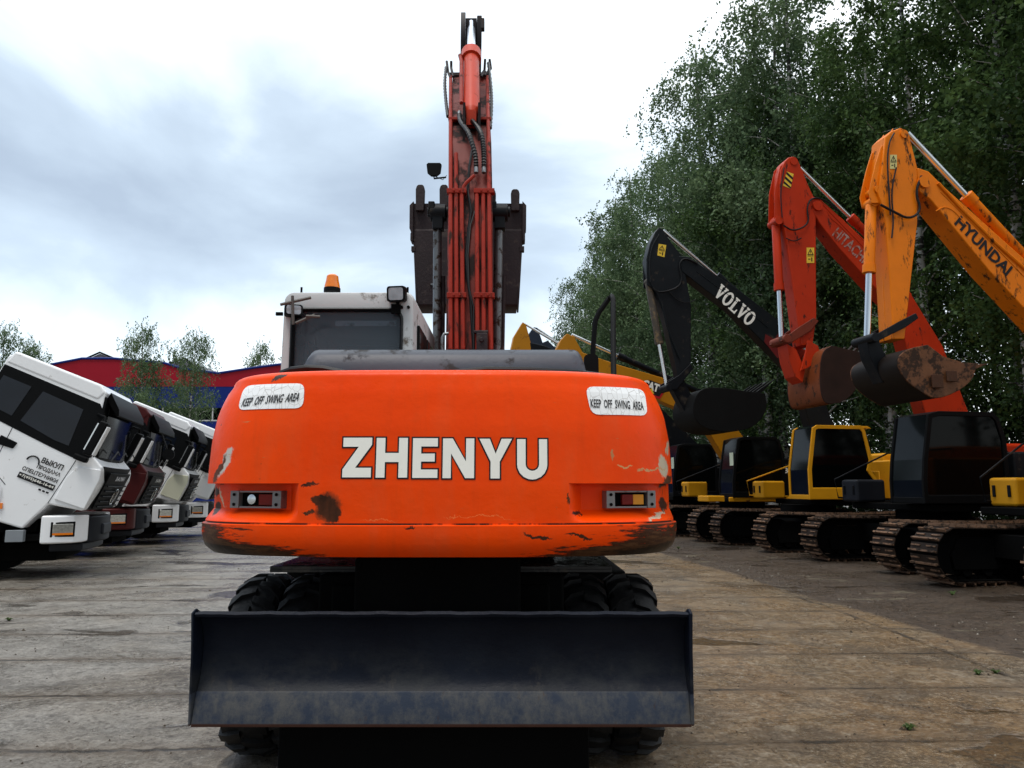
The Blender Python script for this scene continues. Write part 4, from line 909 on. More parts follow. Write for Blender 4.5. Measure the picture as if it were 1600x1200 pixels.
# --- nearest: amber machine at the right edge
M1=(9.18,11.9,TH); L1=LM(M1)
stick1=[L1(*q) for q in ((1383,214),(1392,205),(1408,199),(1420,206),(1434,262),(1434,348),(1418,492),(1414,530),(1396,530),(1391,440),(1384,345),(1378,318),(1372,300),(1378,262))]
boom1=[L1(*q) for q in ((1432,262),(1450,268),(1470,288),(1545,356),(1600,405))]+[(.0,4.35),(-.75,3.1),(-.95,2.1),(-.45,1.7),(-.15,2.6),(.35,3.7)]+[L1(*q) for q in ((1600,484),(1544,424),(1488,356),(1452,312),(1436,300))]
E1,_,b1,s1=exca('amber yellow excavator at the right edge with its black-lettered boom, nearest of the row',9.18,11.9,-.5,hyel,vyel,boom1,stick1,dict(bmat=hyel,toolbox=vyel,bxo=-.35,slant=True,rail=black_metal,cwm=hyel,L=4.2,gauge=2.3),cabx=(-.9,.95))
text_on(b1,'HYUNDAI',M1,(1490,350),(1572,432),.21,letter_k,.19,.035)
cylinder_pair(E1,'arm_cylinder',hyel,L1(1600,402,0),(L1(1418,208,0)),.50,.09,.05)
cylinder_pair(E1,'bucket_cylinder',hyel,L1(1361,318,0),L1(1355,526,0),.53,.085,.05)
m=MB(); lug=[L1(*q,0) for q in ((1388,205),(1368,236),(1360,262),(1350,305),(1354,322),(1368,322),(1382,300))]
for s_ in (-1,1): m.prism(lug,s_*.10,s_*.125,side)
m.build('cylinder_lug',hyel,s1,bev=.01)
m=MB(); q=L1(1412,207,.17); m.tube([(q[0],-.20,q[1]-.03),(q[0],.19,q[1]-.03)],.07,14); m.build('pivot_pin',hyel,s1); m=MB(); q=L1(1443,285,.19); m.tube([(q[0],-.23,q[1]),(q[0],.23,q[1])],.10,16); m.build('pivot_pin',hyel,s1); m=MB(); q=L1(1372,296,.13); m.tube([(q[0],-.16,q[1]),(q[0],.15,q[1])],.07,14); m.build('pivot_pin',hyel,s1)
line_tube(s1,'hose',seal,[L1(1440,275,.21),L1(1430,300,.21),L1(1440,330,.21),L1(1420,343,.21),L1(1395,330,.21),L1(1376,320,.21)],.028,8,.21)
m=MB(); m.tube([(L1(1376,336,.0)[0],.0,L1(1376,336,0)[1]),(L1(1385,500,0)[0],0,L1(1385,500,0)[1])],.03,8); m.build('hydraulic_pipe',hyel,s1)
line_tube(b1,'hydraulic_pipe',hyel,[L1(1462,288,.15),L1(1500,330,.15),L1(1550,380,.15),L1(1600,424,.15)],.028,8,.20)
sticker(s1,M1,[(1390,242),(1401,242),(1401,264),(1390,264)],stickcream,.17)
m=MB(); 
for px,py in ((1384,265),(1395,245),(1400,300),(1410,330)): pass
# linkage and bucket
lk=[L1(*q,0) for q in ((1345,532),(1352,540),(1400,516),(1420,502),(1416,494),(1392,506))]
m=MB(); 
for s_ in (-1,1): m.prism(lk,s_*.19,s_*.225,side)
lk2=[L1(*q,0) for q in ((1346,530),(1365,534),(1392,590),(1372,600),(1352,560))]; m.prism(lk2,-.12,.12,side)
q=L1(1352,532,0); m.tube([(q[0],-.26,q[1]),(q[0],.26,q[1])],.075,14); m.build('bucket_linkage',black_metal,E1,bev=.012)
bp=[L1(*q,.6) for q in ((1420,544),(1452,538),(1476,556),(1508,566),(1530,567),(1520,600),(1468,626),(1440,612),(1412,590),(1402,560))]
bk1=bucket(E1,[bp[4],bp[5],bp[6],bp[7],bp[8],bp[9],bp[0],bp[1]],1.15,paint('shade_painted_shell',(.010,.006,.004),.6,var=.6),teeth=(L1(1520,574,.6),L1(1546,568,.6)),lip=[bp[2],bp[3]],plate=paint('muddy_side_plate',(.12,.048,.020),.5,var=.6,scale=5,dirt=(.03,.016,.01),amt=.6,dscale=6,bump=.2))  # shell coloured near black for the shadow on its back; plate stays muddy
m=MB()
for (a,b_) in (((1455,604),(1472,590)),((1478,594),(1494,584))):
    A=L1(*a,.6);B_=L1(*b_,.6); m.box(min(A[0],B_[0]),max(A[0],B_[0]),.602,.625,min(A[1],B_[1])-.02,max(A[1],B_[1])+.04)
m.build('wear_plate',bucket_m,bk1,bev=.01)
# --- orange-red machine with black cab
M2=(8.86,15.8,TH); L2=LM(M2)
stick2=[L2(*q) for q in ((1226,252),(1232,246),(1240,244),(1247,250),(1264,291),(1275,314),(1276,495),(1270,540),(1252,540),(1242,470),(1228,366),(1222,335),(1217,302),(1220,266))]
boom2=[L2(*q) for q in ((1268,307),(1280,310),(1318,344),(1355,384),(1420,455),(1472,540))]+[(-.9,3.2),(-.95,2.3),(-.5,1.9),(.0,2.6),(.35,4.0)]+[L2(*q) for q in ((1400,486),(1355,438),(1310,388),(1282,352),(1270,330))]
E2,_,b2,s2=exca('orange-red excavator with a black cab and striped stick tip, second from the right edge',8.86,15.8,-.35,vblk,plastic,boom2,stick2,dict(bmat=hred,toolbox=darkgray,bxo=.1,cwm=hred,hood=hred,L=4.2),cabx=(-.62,1.28))
text_on(b2,'HITACHI',M2,(1299,368),(1347,412),.27,letter_g,.19,.02)
cylinder_pair(E2,'arm_cylinder',hred,L2(1400,410,0),L2(1250,262,0),.48,.09,.045)
cylinder_pair(E2,'bucket_cylinder',hred,L2(1212,345,0),L2(1221,528,0),.60,.09,.05)
m=MB(); lug=[L2(*q,0) for q in ((1226,252),(1214,264),(1206,300),(1205,345),(1212,356),(1222,345),(1224,300))]
for s_ in (-1,1): m.prism(lug,s_*.11,s_*.135,side)
m.build('cylinder_lug',hred,s2,bev=.01)
m=MB(); q=L2(1240,252,.17); m.tube([(q[0],-.20,q[1]),(q[0],.19,q[1])],.09,14); m.build('pivot_pin',hred,s2); m=MB(); q=L2(1277,322,.19); m.tube([(q[0],-.23,q[1]),(q[0],.23,q[1])],.11,16); m.build('pivot_pin',hred,s2); m=MB(); q=L2(1216,345,.13); m.tube([(q[0],-.17,q[1]),(q[0],.17,q[1])],.09,14); m.build('pivot_pin',hred,s2)
line_tube(s2,'hose',seal,[L2(1310,330,.21),L2(1290,312,.21),L2(1268,308,.21),L2(1260,325,.21),L2(1265,350,.21),L2(1240,362,.21),L2(1224,352,.21)],.025,8,.21)
line_tube(b2,'hydraulic_pipe',hred,[L2(1286,322,.1),L2(1330,362,.1),L2(1360,390,.1),L2(1420,462,.1)],.03,8,.15)
sticker(s2,M2,[(1260,387),(1272,387),(1272,411),(1260,411)],sticky,.17)
o=sticker(s2,M2,[(1229,268),(1240,272),(1235,295),(1223,290)],sticky,.17,False)
m=MB(); tl,tr,br,bl=[Vector(loc(*p_,M2,.17)) for p_ in [(1229,268),(1240,272),(1235,295),(1223,290)]]
for k in range(3):
    v0=.02+k*.33; v1=v0+.16; a=tl.lerp(bl,v0); b=tr.lerp(br,min(1,v0+.22)); c=tr.lerp(br,min(1,v1+.22)); d=tl.lerp(bl,v1); m.add([(q.x,.179,q.y) for q in (a,b,c,d)],[(0,1,2,3)])
m.build('hazard_stripe',letter_k,o,smooth=0)
m=MB(); lk=[L2(*q,0) for q in ((1210,536),(1224,541),(1258,520),(1270,505),(1262,500),(1240,514))]
for s_ in (-1,1): m.prism(lk,s_*.19,s_*.23,side)
q=L2(1219,533,0); m.tube([(q[0],-.30,q[1]),(q[0],.30,q[1])],.09,14); m.build('bucket_linkage',paint('dull_red_steel',(.16,.03,.015),.55,dirt=(.04,.02,.015),amt=.4),E2,bev=.012)
m=MB(); lk=[L2(*q,0) for q in ((1222,540),(1236,548),(1250,580),(1246,600),(1234,590),(1226,565))]; m.prism(lk,-.2,.2,side); lk=[L2(*q,.25) for q in ((1262,532),(1278,540),(1284,560),(1262,575),(1250,580),(1258,552))]
for s_ in (-1,1): m.prism(lk,s_*.22,s_*.26,side)
m.build('bucket_ear',hred,E2,bev=.012)
bp=[L2(*q,.62) for q in ((1350,552),(1352,575),(1340,606),(1322,626),(1300,632),(1286,628),(1281,600),(1282,570),(1286,548),(1300,540))]
bucket(E2,bp,1.25,bucket_or,plate=paint('dark_side_plate',(.022,.010,.007),.6,var=.6),teeth=(L2(1346,552,.62),L2(1362,530,.62)))
# --- black boom, yellow cab
M3=(8.0,20.25,TH); L3=LM(M3)
stick3=[L3(*q) for q in ((1024,362),(1030,355),(1036,358),(1050,380),(1065,399),(1074,441),(1080,476),(1080,575),(1072,590),(1060,588),(1040,500),(1026,458),(1014,440),(1010,405),(1016,380))]
boom3=[L3(*q) for q in ((1060,400),(1075,401),(1091,412),(1150,450),(1216,500))]+[L3(*q) for q in ((1262,560),)]+[(-.9,3.0),(-.95,2.2),(-.5,1.8),(-.2,2.7)]+[L3(*q) for q in ((1245,590),(1205,548),(1140,482),(1085,440),(1066,425))]
E3,_,b3,s3=exca('excavator with a yellow cab and a white-lettered black boom, third from the right edge',8.0,20.25,-1.1,vyel,vyel,boom3,stick3,dict(bmat=vblk,toolbox=vyel,bxo=.55,slant=True,rail=vyel,hood=vyel,L=4.2),cabx=(-1.25,.78),cab_z=3.15)
def volvo(parent):
    # slab-serif letters
    def rect(a,b,c,d): return [(a,b),(c,b),(c,d),(a,d)]
    def V(x): return [[(x+.02,1),(x+.42,1),(x+.42,.9),(x+.34,.9),(x+.50,.38),(x+.66,.9),(x+.58,.9),(x+.58,1),(x+.92,1),(x+.92,.9),(x+.86,.9),(x+.56,0),(x+.40,0),(x+.08,.9),(x+.02,.9)]]
    def O(x):
        n=22; out=[(x+.46+.44*math.cos(2*PI*i/n),.5+.52*math.sin(2*PI*i/n)) for i in range(n)]; inn=[(x+.46+.20*math.cos(2*PI*i/n),.5+.36*math.sin(2*PI*i/n)) for i in range(n)]
        return [[out[i],out[(i+1)%n],inn[(i+1)%n],inn[i]] for i in range(n)]
    def Lq(x): return [[(x,0),(x,.1),(x+.10,.1),(x+.10,.9),(x,.9),(x,1),(x+.46,1),(x+.46,.9),(x+.34,.9),(x+.34,.12),(x+.62,.12),(x+.68,.35),(x+.78,.35),(x+.78,0)]]
    polys=V(0)+O(.9)+Lq(1.86)+V(2.62)+O(3.5); A=Vector(loc(1113,460,M3,.19)); B=Vector(loc(1170,511,M3,.19)); d=(B-A); w=d.length; d.normalize(); nn=Vector((d.y,-d.x)); 
    if nn.y<0: nn=-nn
    m=MB(); H_=.42
    for pl in polys: m.add([(A.x+d.x*u/4.4*w+nn.x*v*H_,.197,A.y+d.y*u/4.4*w+nn.y*v*H_) for u,v in pl],[tuple(range(len(pl)))])
    m.build('lettering',letter_w,parent,smooth=0)
volvo(b3)
m=MB(); pp=[L3(*q,.19) for q in ((1196,522),(1210,530),(1222,512),(1232,540),(1215,560),(1194,534))]; m.prism(pp,.191,.196,side); m.build('red_panel',paint('dull_red_panel',(.12,.012,.012),.5),b3)
cylinder_pair(E3,'arm_cylinder',vblk,L3(1225,520,0),L3(1036,360,0),.56,.10,.055)
cylinder_pair(E3,'bucket_cylinder',paint('muddy_black_steel',(.06,.05,.04),.6,dirt=(.16,.11,.06),amt=.45,dscale=6),L3(1013,440,0),L3(1042,604,0),.6,.10,.055)
m=MB(); lug=[L3(*q,0) for q in ((1026,360),(1012,385),(1007,410),(1008,448),(1018,452),(1024,440),(1020,400))]
for s_ in (-1,1): m.prism(lug,s_*.12,s_*.15,side)
m.build('cylinder_lug',vblk,s3,bev=.01)
line_tube(s3,'hose',seal,[L3(1090,412,.21),L3(1070,402,.21),L3(1060,412,.21),L3(1066,435,.21),L3(1060,450,.21),L3(1030,458,.21),L3(1020,450,.21)],.03,8,.21)
line_tube(s3,'hydraulic_pipe',vblk,[L3(1034,470,.2),L3(1042,510,.2),L3(1062,560,.2)],.025,8,.2)
sticker(s3,M3,[(1029,381),(1041,383),(1038,402),(1027,399)],sticky,.17)
m=MB(); lk=[L3(*q,0) for q in ((1036,600),(1040,612),(1052,610),(1078,578),(1074,570),(1056,588))]
for s_ in (-1,1): m.prism(lk,s_*.19,s_*.24,side)
q=L3(1040,607,0); m.tube([(q[0],-.3,q[1]),(q[0],.3,q[1])],.10,14); lk2=[L3(*q,0) for q in ((1046,606),(1064,590),(1080,625),(1090,650),(1070,650))]; m.prism(lk2,-.14,.14,side); m.build('bucket_linkage',black_metal,E3,bev=.012)
bp=[L3(*q,.7) for q in ((1196,615),(1200,640),(1180,668),(1140,676),(1100,670),(1082,650),(1085,620),(1100,605),(1130,606))]
bucket(E3,bp,1.4,bucket_k,teeth=(L3(1190,610,.7),L3(1212,592,.7)))
def extras(M_,L_,st,bo,mat,spts,bpts,r_=.022):
    for pts in spts:
        m=MB(); m.tube(smooth_line([(*(lambda t:(t[0],.205,t[1]))(L_(x,y,.2)),) for x,y in pts]),r_*.6,6); m.build('hose',seal,st)
    for pts in bpts:
        m=MB(); m.tube(smooth_line([(*(lambda t:(t[0],.190,t[1]))(L_(x,y,.19)),) for x,y in pts]),r_*.5,6); m.build('weld_bead',mat,bo)
extras(M1,L1,s1,b1,hyel,[[(1397,208),(1389,222),(1386,250),(1388,290),(1391,336)],[(1400,262),(1392,300),(1396,345),(1393,372)]],[[(1462,330),(1476,322),(1492,330),(1510,352)],[(1470,300),(1548,378),(1600,432)]])
extras(M2,L2,s2,b2,hred,[[(1225,262),(1219,300),(1222,340)],[(1228,372),(1240,378),(1252,372)]],[[(1290,322),(1296,340),(1310,350),(1330,372)],[(1284,318),(1355,392)]])
extras(M3,L3,s3,b3,vblk,[[(1030,366),(1018,385),(1014,410),(1016,440)],[(1042,452),(1058,470),(1074,474),(1088,468)]],[[(1088,424),(1150,470),(1200,512)]])
# --- far yellow machine with hexagon badge
M4=(7.36,23.95,TH); L4=LM(M4)
stick4=[L4(*q) for q in ((868,549),(876,532),(886,521),(897,526),(912,553),(905,600),(890,690),(878,690),(866,600))]
boom4=[L4(*q) for q in ((908,550),(966,570),(1038,591),(1100,628),(1150,668))]+[(-.5,2.6),(-.5,1.9),(.1,1.8),(.7,2.6)]+[L4(*q) for q in ((1110,680),(1057,638),(960,596),(912,574))]
E4,_,b4,s4=exca('yellow excavator with black cab and red boom badge, fourth from the right edge',7.36,23.95,-.3,plastic,plastic,boom4,stick4,dict(bmat=cyel,toolbox=vyel,bxo=.35,paper=True,cwm=cyel),cabx=(-.75,.98),cab_z=3.1)
m=MB(); q=L4(1228,695,1.36); w=L4(1208,695,1.36); A=Vector((w[0],w[1])); text_fit(m,'330',.42,.17,lambda u,v:(-.75-u,1.352,2.0+v),.02); m.build('lettering',letter_w,E4,smooth=0)
m=MB(); m.box(1.2,1.75,.55,1.3,1.14,1.32); m.box(-.9,1.1,1.30,1.36,1.14,1.28); m.build('side_skirt',vyel,E4,bev=.03)
cylinder_pair(E4,'arm_cylinder',black_metal,L4(1090,612,0),L4(893,523,0),.64,.10,.055)
hx=[(1014,617),(1030,622),(1035,612),(1033,600),(1020,594)]; 
m=MB(); m.add([(*(lambda t:(t[0],.197,t[1]))(L4(*q,.19)),) for q in ((1008,600),(1016,594),(1034,601),(1036,612),(1030,621),(1014,615))],[tuple(range(6))]); m.build('badge',letter_k,b4,smooth=0)
m=MB(); ho=[L4(*q,.19) for q in ((1034,600),(1038,612),(1031,624),(1014,617.5),(1014,614.5),(1030,620),(1035,611),(1031,601))]; m.add([(u,.20,v) for u,v in ho],[(0,1,6,7),(1,2,5,6),(2,3,4,5)]); m.build('badge_border',paint('badge_red',(.45,.01,.02),.4),b4,smooth=0)
text_on(b4,'CAT',M4,(1003,605),(1028,613.5),.27,letter_w,.197,.05)
m=MB(); tr_=[L4(*q,.19) for q in ((1012,612),(1022,616),(1018,606))]; m.add([(u,.207,v) for u,v in tr_],[(0,1,2)]); m.build('badge_triangle',sticky,b4,smooth=0)
bp=[L4(*q,.5) for q in ((905,650),(915,690),(900,720),(870,720),(850,690),(858,660))]; bucket(E4,bp,1.2,bucket_k)
# --- farthest machines
M5=(6.6,27.8,TH); L5=LM(M5)
stick5=[L5(*q) for q in ((798,549),(803,526),(817,503),(822,507),(832,545),(826,620),(815,690),(800,690))]
boom5=[L5(*q) for q in ((828,535),(850,540),(900,560),(960,585),(1010,615))]+[(-.3,3.2),(-.3,1.9),(.3,1.8),(1.2,3.4)]+[L5(*q) for q in ((960,620),(890,590),(832,566))]
E5,_,b5,s5=exca('far excavator with yellow stick tip and dark cab, beside the orange counterweight',6.6,27.8,-.1,plastic,plastic,boom5,stick5,dict(bmat=black_metal,smat=cyel,toolbox=darkgray,paper=True,cwm=cyel),cabx=(-.5,1.2),cab_z=3.1)
cylinder_pair(E5,'arm_cylinder',steel,L5(960,590,0),L5(820,506,0),.6,.08,.045)
bp=[L5(*q,.5) for q in ((850,640),(856,680),(840,710),(810,710),(796,680),(800,650))]; bucket(E5,bp,1.2,bucket_k)
M6=(6.3,31.9,TH); L6=LM(M6)
stick6=[L6(*q) for q in ((819,549),(822,528),(834,511),(840,512),(848,535),(846,620),(830,690),(818,690))]
boom6=[L6(*q) for q in ((846,536),(856,532),(864,540),(900,565),(960,595))]+[(-.3,3.2),(-.3,1.9),(.3,1.8),(1.6,3.6)]+[L6(*q) for q in ((900,600),(848,560))]
E6,_,b6,s6=exca('farthest excavator of the row, with a dark blue-black boom and stick tip',6.3,31.9,-.1,plastic,plastic,boom6,stick6,dict(bmat=paint('blue_black_paint',(.02,.028,.045),.4),cwm=plastic),cabx=(0.,1.7))
cylinder_pair(E6,'arm_cylinder',steel,L6(930,575,0),L6(840,514,0),.5,.08,.045)
# ------------------------------------------------------------------ tipped-cab trucks on the left
TT=R(16); TILT=R(23)
def truck(label,loc_,paintm,panel,bumperm):
    e=thing('dump_truck',loc_,TT,label,'truck','trucks parked in a row with cabs tipped forward')
    pv=(0.12,1.17); ct,stt=math.cos(TILT),math.sin(TILT)
    def C_(x,y,z): return (pv[0]+x*ct+z*stt, y, pv[1]-x*stt+z*ct)
    def fn(u,v,a): return C_(u,a,v)
    body=[(0.0,0),(-.55,-.10),(-.72,-.62),(-1.2,-.66),(-1.24,-.42),(-1.34,-.16),(-1.52,.03),(-1.75,.12),(-2.0,.10),(-2.25,-.05),(-2.3,.0),(-2.3,1.95),(-2.22,2.05),(-.72,2.09),(-.60,2.03),(-.44,1.4),(-.28,.92),(-.06,.80),(.0,.5)]
    m=MB(); m.prism(body,-1.2,1.2,fn); cb=m.build('cab',paintm,e,bev=.05,bseg=3)
    for s_ in (-1,1):
        y=s_*1.2
        # black glazing band, doors, glass
        band=[(-2.28,.92),(-1.0,.80),(-.42,.76),(-.30,.90),(-.46,1.66),(-.60,1.80),(-2.28,1.80)]
        m=MB(); m.prism(band,y,y+s_*.006,fn); m.build('window_band',plastic,cb)
        m=MB(); m.prism([(-1.60,1.02),(-.98,.93),(-.72,.93),(-.80,1.60),(-1.52,1.62)],y+s_*.0065,y+s_*.011,fn); m.build('door_window',tglass,cb)
        m=MB(); m.prism([(-2.22,1.08),(-1.76,1.04),(-1.72,1.62),(-2.20,1.62)],y+s_*.0065,y+s_*.011,fn); m.build('sleeper_window',tglass,cb)
        # shut lines of the door
        m=MB()
        for a,b_ in (((-.50,.75),(-.56,-.08)),((-1.66,.95),(-1.62,.12)),((-1.62,.12),(-1.3,-.05))):
            A=Vector(C_(a[0],y+s_*.001,a[1]));B_=Vector(C_(b_[0],y+s_*.001,b_[1])); m.tube([A,B_],.006,5)
        m.build('door_gap',seal,cb)
        m=MB(); m.prism([(-1.75,.52),(-1.48,.54),(-1.46,.66),(-1.75,.68)],y+s_*.001,y+s_*.02,fn); m.build('door_handle',plastic,cb,bev=.01)
        # wheel-arch lip
        arch=[(-.74,-.62),(-1.2,-.66),(-1.24,-.42),(-1.34,-.16),(-1.52,.03),(-1.75,.12),(-2.0,.10),(-2.25,-.05)]; inn=[(u+.0,v+.07) for u,v in arch]
        m=MB(); m.tube([C_(u,y+s_*.015,v+.03) for u,v in arch[1:]],.03,6); m.build('arch_lip',paintm,cb)
        m=MB(); q=C_(-1.2,y+s_*.02,-.40); m.box(-.04,.04,-.012,.012,-.05,.05,0,Matrix.Translation(q)); m.build('side_marker',amber,cb,bev=.005)
        # corner panel of the lower front
        m=MB(); m.prism([(.01,.04),(-.50,.02),(-.50,.44),(-.42,.66),(-.05,.76),(.0,.60)],y+s_*.002,y+s_*.03,fn); m.build('corner_panel',panel,cb,bev=.02)
        # mirror: tall head on two arms
        m=MB(); m.box(-.07,.07,-.11,.11,-.33,.30,0,Matrix.Translation(C_(-.30,y+s_*.30,1.25))@Matrix.Rotation(TILT,4,'Y')); mi=m.build('mirror',plastic,cb,bev=.03)
        m=MB(); m.box(-.09,-.071,-.08,.08,-.26,.24,0,Matrix.Translation(C_(-.30,y+s_*.30,1.25))@Matrix.Rotation(TILT,4,'Y')); m.build('mirror_face',chrome,mi)
        m=MB(); m.box(.071,.10,-.10,.10,-.30,.24,0,Matrix.Translation(C_(-.30,y+s_*.30,1.25))@Matrix.Rotation(TILT,4,'Y')); m.build('mirror_cap',white,mi,bev=.02)
        m=MB(); m.tube([C_(-.55,y,1.62),C_(-.35,y+s_*.26,1.62),C_(-.30,y+s_*.30,1.50)],.025,7); m.build('mirror_arm',plastic,mi)
        m=MB(); m.box(-.12,.12,-.07,.07,-.05,.05,0,Matrix.Translation(C_(-.42,y+s_*.10,.82))@Matrix.Rotation(TILT,4,'Y')); m.build('kerb_mirror',plastic,mi,bev=.03)
        # roof side rail
    # white roof cap
    m=MB(); m.prism([(-2.29,1.83),(-.66,1.84),(-.60,2.02),(-.74,2.12),(-2.24,2.08)],-1.215,1.215,fn); m.build('roof',paintm,cb,bev=.05,bseg=3)
    # windscreen, black front mask, grille
    m=MB(); fl=[(-.01,.80),(-.19,.93),(-.26,1.38),(-.35,1.90)]
    def front(ua,za,ub,zb,ya,d0,d1,mat,name,bev=0):
        m=MB(); n_=9; vs=[]
        for d in (d0,d1):
            for (u,z) in ((ua,za),(ub,zb)):
                for i in range(n_):
                    y=-ya+2*ya*i/(n_-1); bul=-.07*(abs(y)/1.2)**3; vs.append(C_(u+d+bul,y,z))
        fs=[]
        for i in range(n_-1):
            fs+=[(i,i+1,n_+i+1,n_+i),(2*n_+i,3*n_+i,3*n_+i+1,2*n_+i+1),(i,2*n_+i,2*n_+i+1,i+1),(n_+i,n_+i+1,3*n_+i+1,3*n_+i)]
        fs+=[(0,n_,3*n_,2*n_),(n_-1,3*n_-1,4*n_-1,2*n_-1)]
        m.add(vs,fs); return m.build(name,mat,cb,bev=bev)
    front(-.26,.84,-.56,1.95,1.19,.02,.075,plastic,'windscreen_frame'); front(-.01,.02,-.06,.82,1.08,.03,.05,plastic,'front_mask')
    front(-.285,.93,-.50,1.78,1.04,.078,.088,paint('truck_windscreen',(.004,.005,.005),.12,spec=.06,var=.7,scale=2.5),'windscreen')
    m=MB(); m.prism([(-.56,1.90),(-.28,1.70),(-.25,1.73),(-.30,1.84),(-.56,2.06)],-1.13,1.13,fn); m.build('sun_visor',paint('smoked_visor',(.003,.003,.003),.4,spec=.03,var=.4),cb,bev=.015)
    front(.0,.05,-.0,.74,.80,.03,.06,plastic,'grille')
    m=MB()
    for z in (.10,.20,.30,.40,.50): m.tube([C_(.075,-.74,z),C_(.095,0,z),C_(.075,.74,z)],.015,6)
    m.build('grille_bar',black_metal,cb)
    m=MB(); rp=[C_(.11,.15*math.cos(a*PI/12),.30+.15*math.sin(a*PI/12)) for a in range(25)]; m.tube(rp,.014,6); m.tube([C_(.11,-.14,.26),C_(.115,0,.40),C_(.11,.14,.26)],.012,6); m.tube([C_(.11,-.10,.20),C_(.115,0,.30),C_(.11,.10,.20)],.012,6); m.build('badge',chrome,cb)
    m=MB(); vs,fs,(a0,a1,c0,c1)=text2d('SHACMAN',1,.02); m.add([C_(.068,-.36+.72*(x-a0)/(a1-a0),.60+.09*(y-c0)/(c1-c0)) for x,y in vs],fs); m.build('lettering',chrome,cb,smooth=0)
    m=MB()
    for y0 in (-.75,-.1,.55): m.tube([C_(-.08,y0,.92),C_(-.105,y0+.25,1.12),C_(-.10,y0+.5,1.06)],.012,5)
    m.build('wiper',seal,cb)
    # bumper, headlamps
    m=MB(); m.prism([(-.45,-.619),(.11,-.619),(.22,-.40),(.26,0),(.22,.40),(.13,.619),(-.45,.619)],.60,1.06,lambda u,v,a:(u,v,a)); m.box(.2,.275,-.3,.3,.72,.92); m.prism([(-.45,-.9),(.05,-.75),(.12,0),(.05,.75),(-.45,.9)],.46,.597,lambda u,v,a:(u,v,a)); m.build('bumper',darkgray,e,bev=.03)
    for s_ in (-1,1):
        m=MB(); pl=[(-.50,s_*1.25),(-.30,s_*1.25),(-.02,s_*1.12),(.10,s_*.90),(.10,s_*.62),(-.50,s_*.62)]; m.prism(pl,.62,1.10,lambda u,v,a:(u,v,a)); bu=m.build('bumper_corner',bumperm,e,bev=.035,bseg=3)
        A=Vector((-.34,s_*1.252,0)); B_=Vector((-.0,s_*1.112,0)); d=(B_-A).normalized(); nn=Vector((d.y,-d.x,0)); nn=nn if nn.x>0 or nn.y*s_>0 else -nn
        if nn.y*s_<0: nn=-nn
        Mh=Matrix(((d.x,nn.x,0,A.x),(d.y,nn.y,0,A.y),(0,0,1,0),(0,0,0,1)))
        m=MB(); m.box(.0,.37,-.03,.012,.73,.99,0,Mh); hl=m.build('headlamp',plastic,bu,bev=.01)
        m=MB(); m.box(.03,.34,.0,.02,.765,.955,0,Mh); m.build('headlamp_lens',headm,hl,bev=.012)
        m=MB(); m.box(.03,.34,.0205,.024,.765,.80,0,Mh); m.build('indicator_lens',amber,hl)
    # chassis, wheels, body
    m=MB(); m.box(-6.6,-.4,-.42,.42,.62,.95); m.box(-1.1,-.3,-1.1,1.1,.66,.78); m.box(-1.5,-.65,-.9,.9,.80,1.30); m.box(-1.35,-.35,-.75,.75,.30,.62); m.box(-1.9,-1.6,-.9,.9,.36,.60); m.box(-4.3,-2.4,-1.15,1.15,.40,1.1); m.box(-3.0,-1.2,-.5,.5,.9,1.5); m.build('chassis_with_shade_boxes',grime,e,bev=.02)  # low engine and axle blocks added to darken the ground underneath
    m=MB(); m.box(-1.02,-.75,-1.235,-1.1,.66,.86); m.build('step_box',paint('grey_step',(.22,.24,.26),.5),e,bev=.01)
    for wx in (-1.75,-4.8,-6.1):
        for s_ in (-1,1):
            m=MB(); y=s_*1.05; m.tube([(wx,y-.17,.52),(wx,y-.15,.52),(wx,y+.15,.52),(wx,y+.17,.52)],[.44,.52,.52,.44],28); t=m.build('wheel',rubber,e)
            m=MB(); m.tube([(wx,y+s_*.172,.52),(wx,y+s_*.12,.52)],[.30,.24],20); m.build('rim',grime,t)
    m=MB(); m.prism([(-7.3,1.2),(-2.7,1.2),(-2.6,2.5),(-1.9,2.75),(-1.9,2.8),(-2.6,2.8),(-7.3,2.7)],-1.22,1.22,side)
    for x in (-3.4,-4.4,-5.4,-6.4): m.box(x-.06,x+.06,-1.26,1.26,1.22,2.65)
    m.build('tipper_body',black_metal,e,bev=.02)
    return e,cb,C_
def door_text(cb,C_):
    y=-1.2135
    def put(s_,x0,z0,w,h,mat=letter_k,off=.03,o=0):
        m=MB(); text_fit(m,s_,w,h,lambda u,v:C_(x0+u,y-o,z0+v),off); return m.build('door_lettering',mat,cb,smooth=0)
    put('ВЫКУП',-.98,.50,.36,.10); put('ПРОДАЖА',-1.00,.375,.40,.085); put('СПЕЦТЕХНИКИ',-1.19,.26,.60,.085)
    m=MB(); pl=[(-1.20,.135),(-.585,.135),(-.585,.235),(-1.20,.235)]; m.add([C_(u,y+.001,v) for u,v in pl],[(0,1,2,3)]); m.build('phone_strip',letter_k,cb,smooth=0)
    put('+7(495)646-16-64',-1.185,.155,.585,.062,letter_w,.02,.003)
    m=MB(); hp_=[C_(-1.10+.10*math.cos(a*PI/10)*1.0,y,.46+.10*math.sin(a*PI/10)) for a in range(11)]; m.tube(hp_,.012,4); m.build('door_emblem',letter_k,cb)
    for k in range(3): 
        m=MB(); x=-.80+k*.065; m.add([C_(x,y,.06),C_(x+.045,y,.06),C_(x+.045,y,.09),C_(x,y,.09)],[(0,1,2,3)]); m.build('door_mark',letter_k,cb,smooth=0)
def t_at(px,py,Y):
    c=at(px,py,Y); o=Vector((c.x,c.y,0))-Matrix.Rotation(TT,3,'Z')@Vector((-.1,-1.26,0)); return (o.x,o.y,0)
T1,c1,C1=truck('white truck with tipped cab and black door lettering, nearest on the left',t_at(103,828,13.0),white,white,white); door_text(c1,C1)
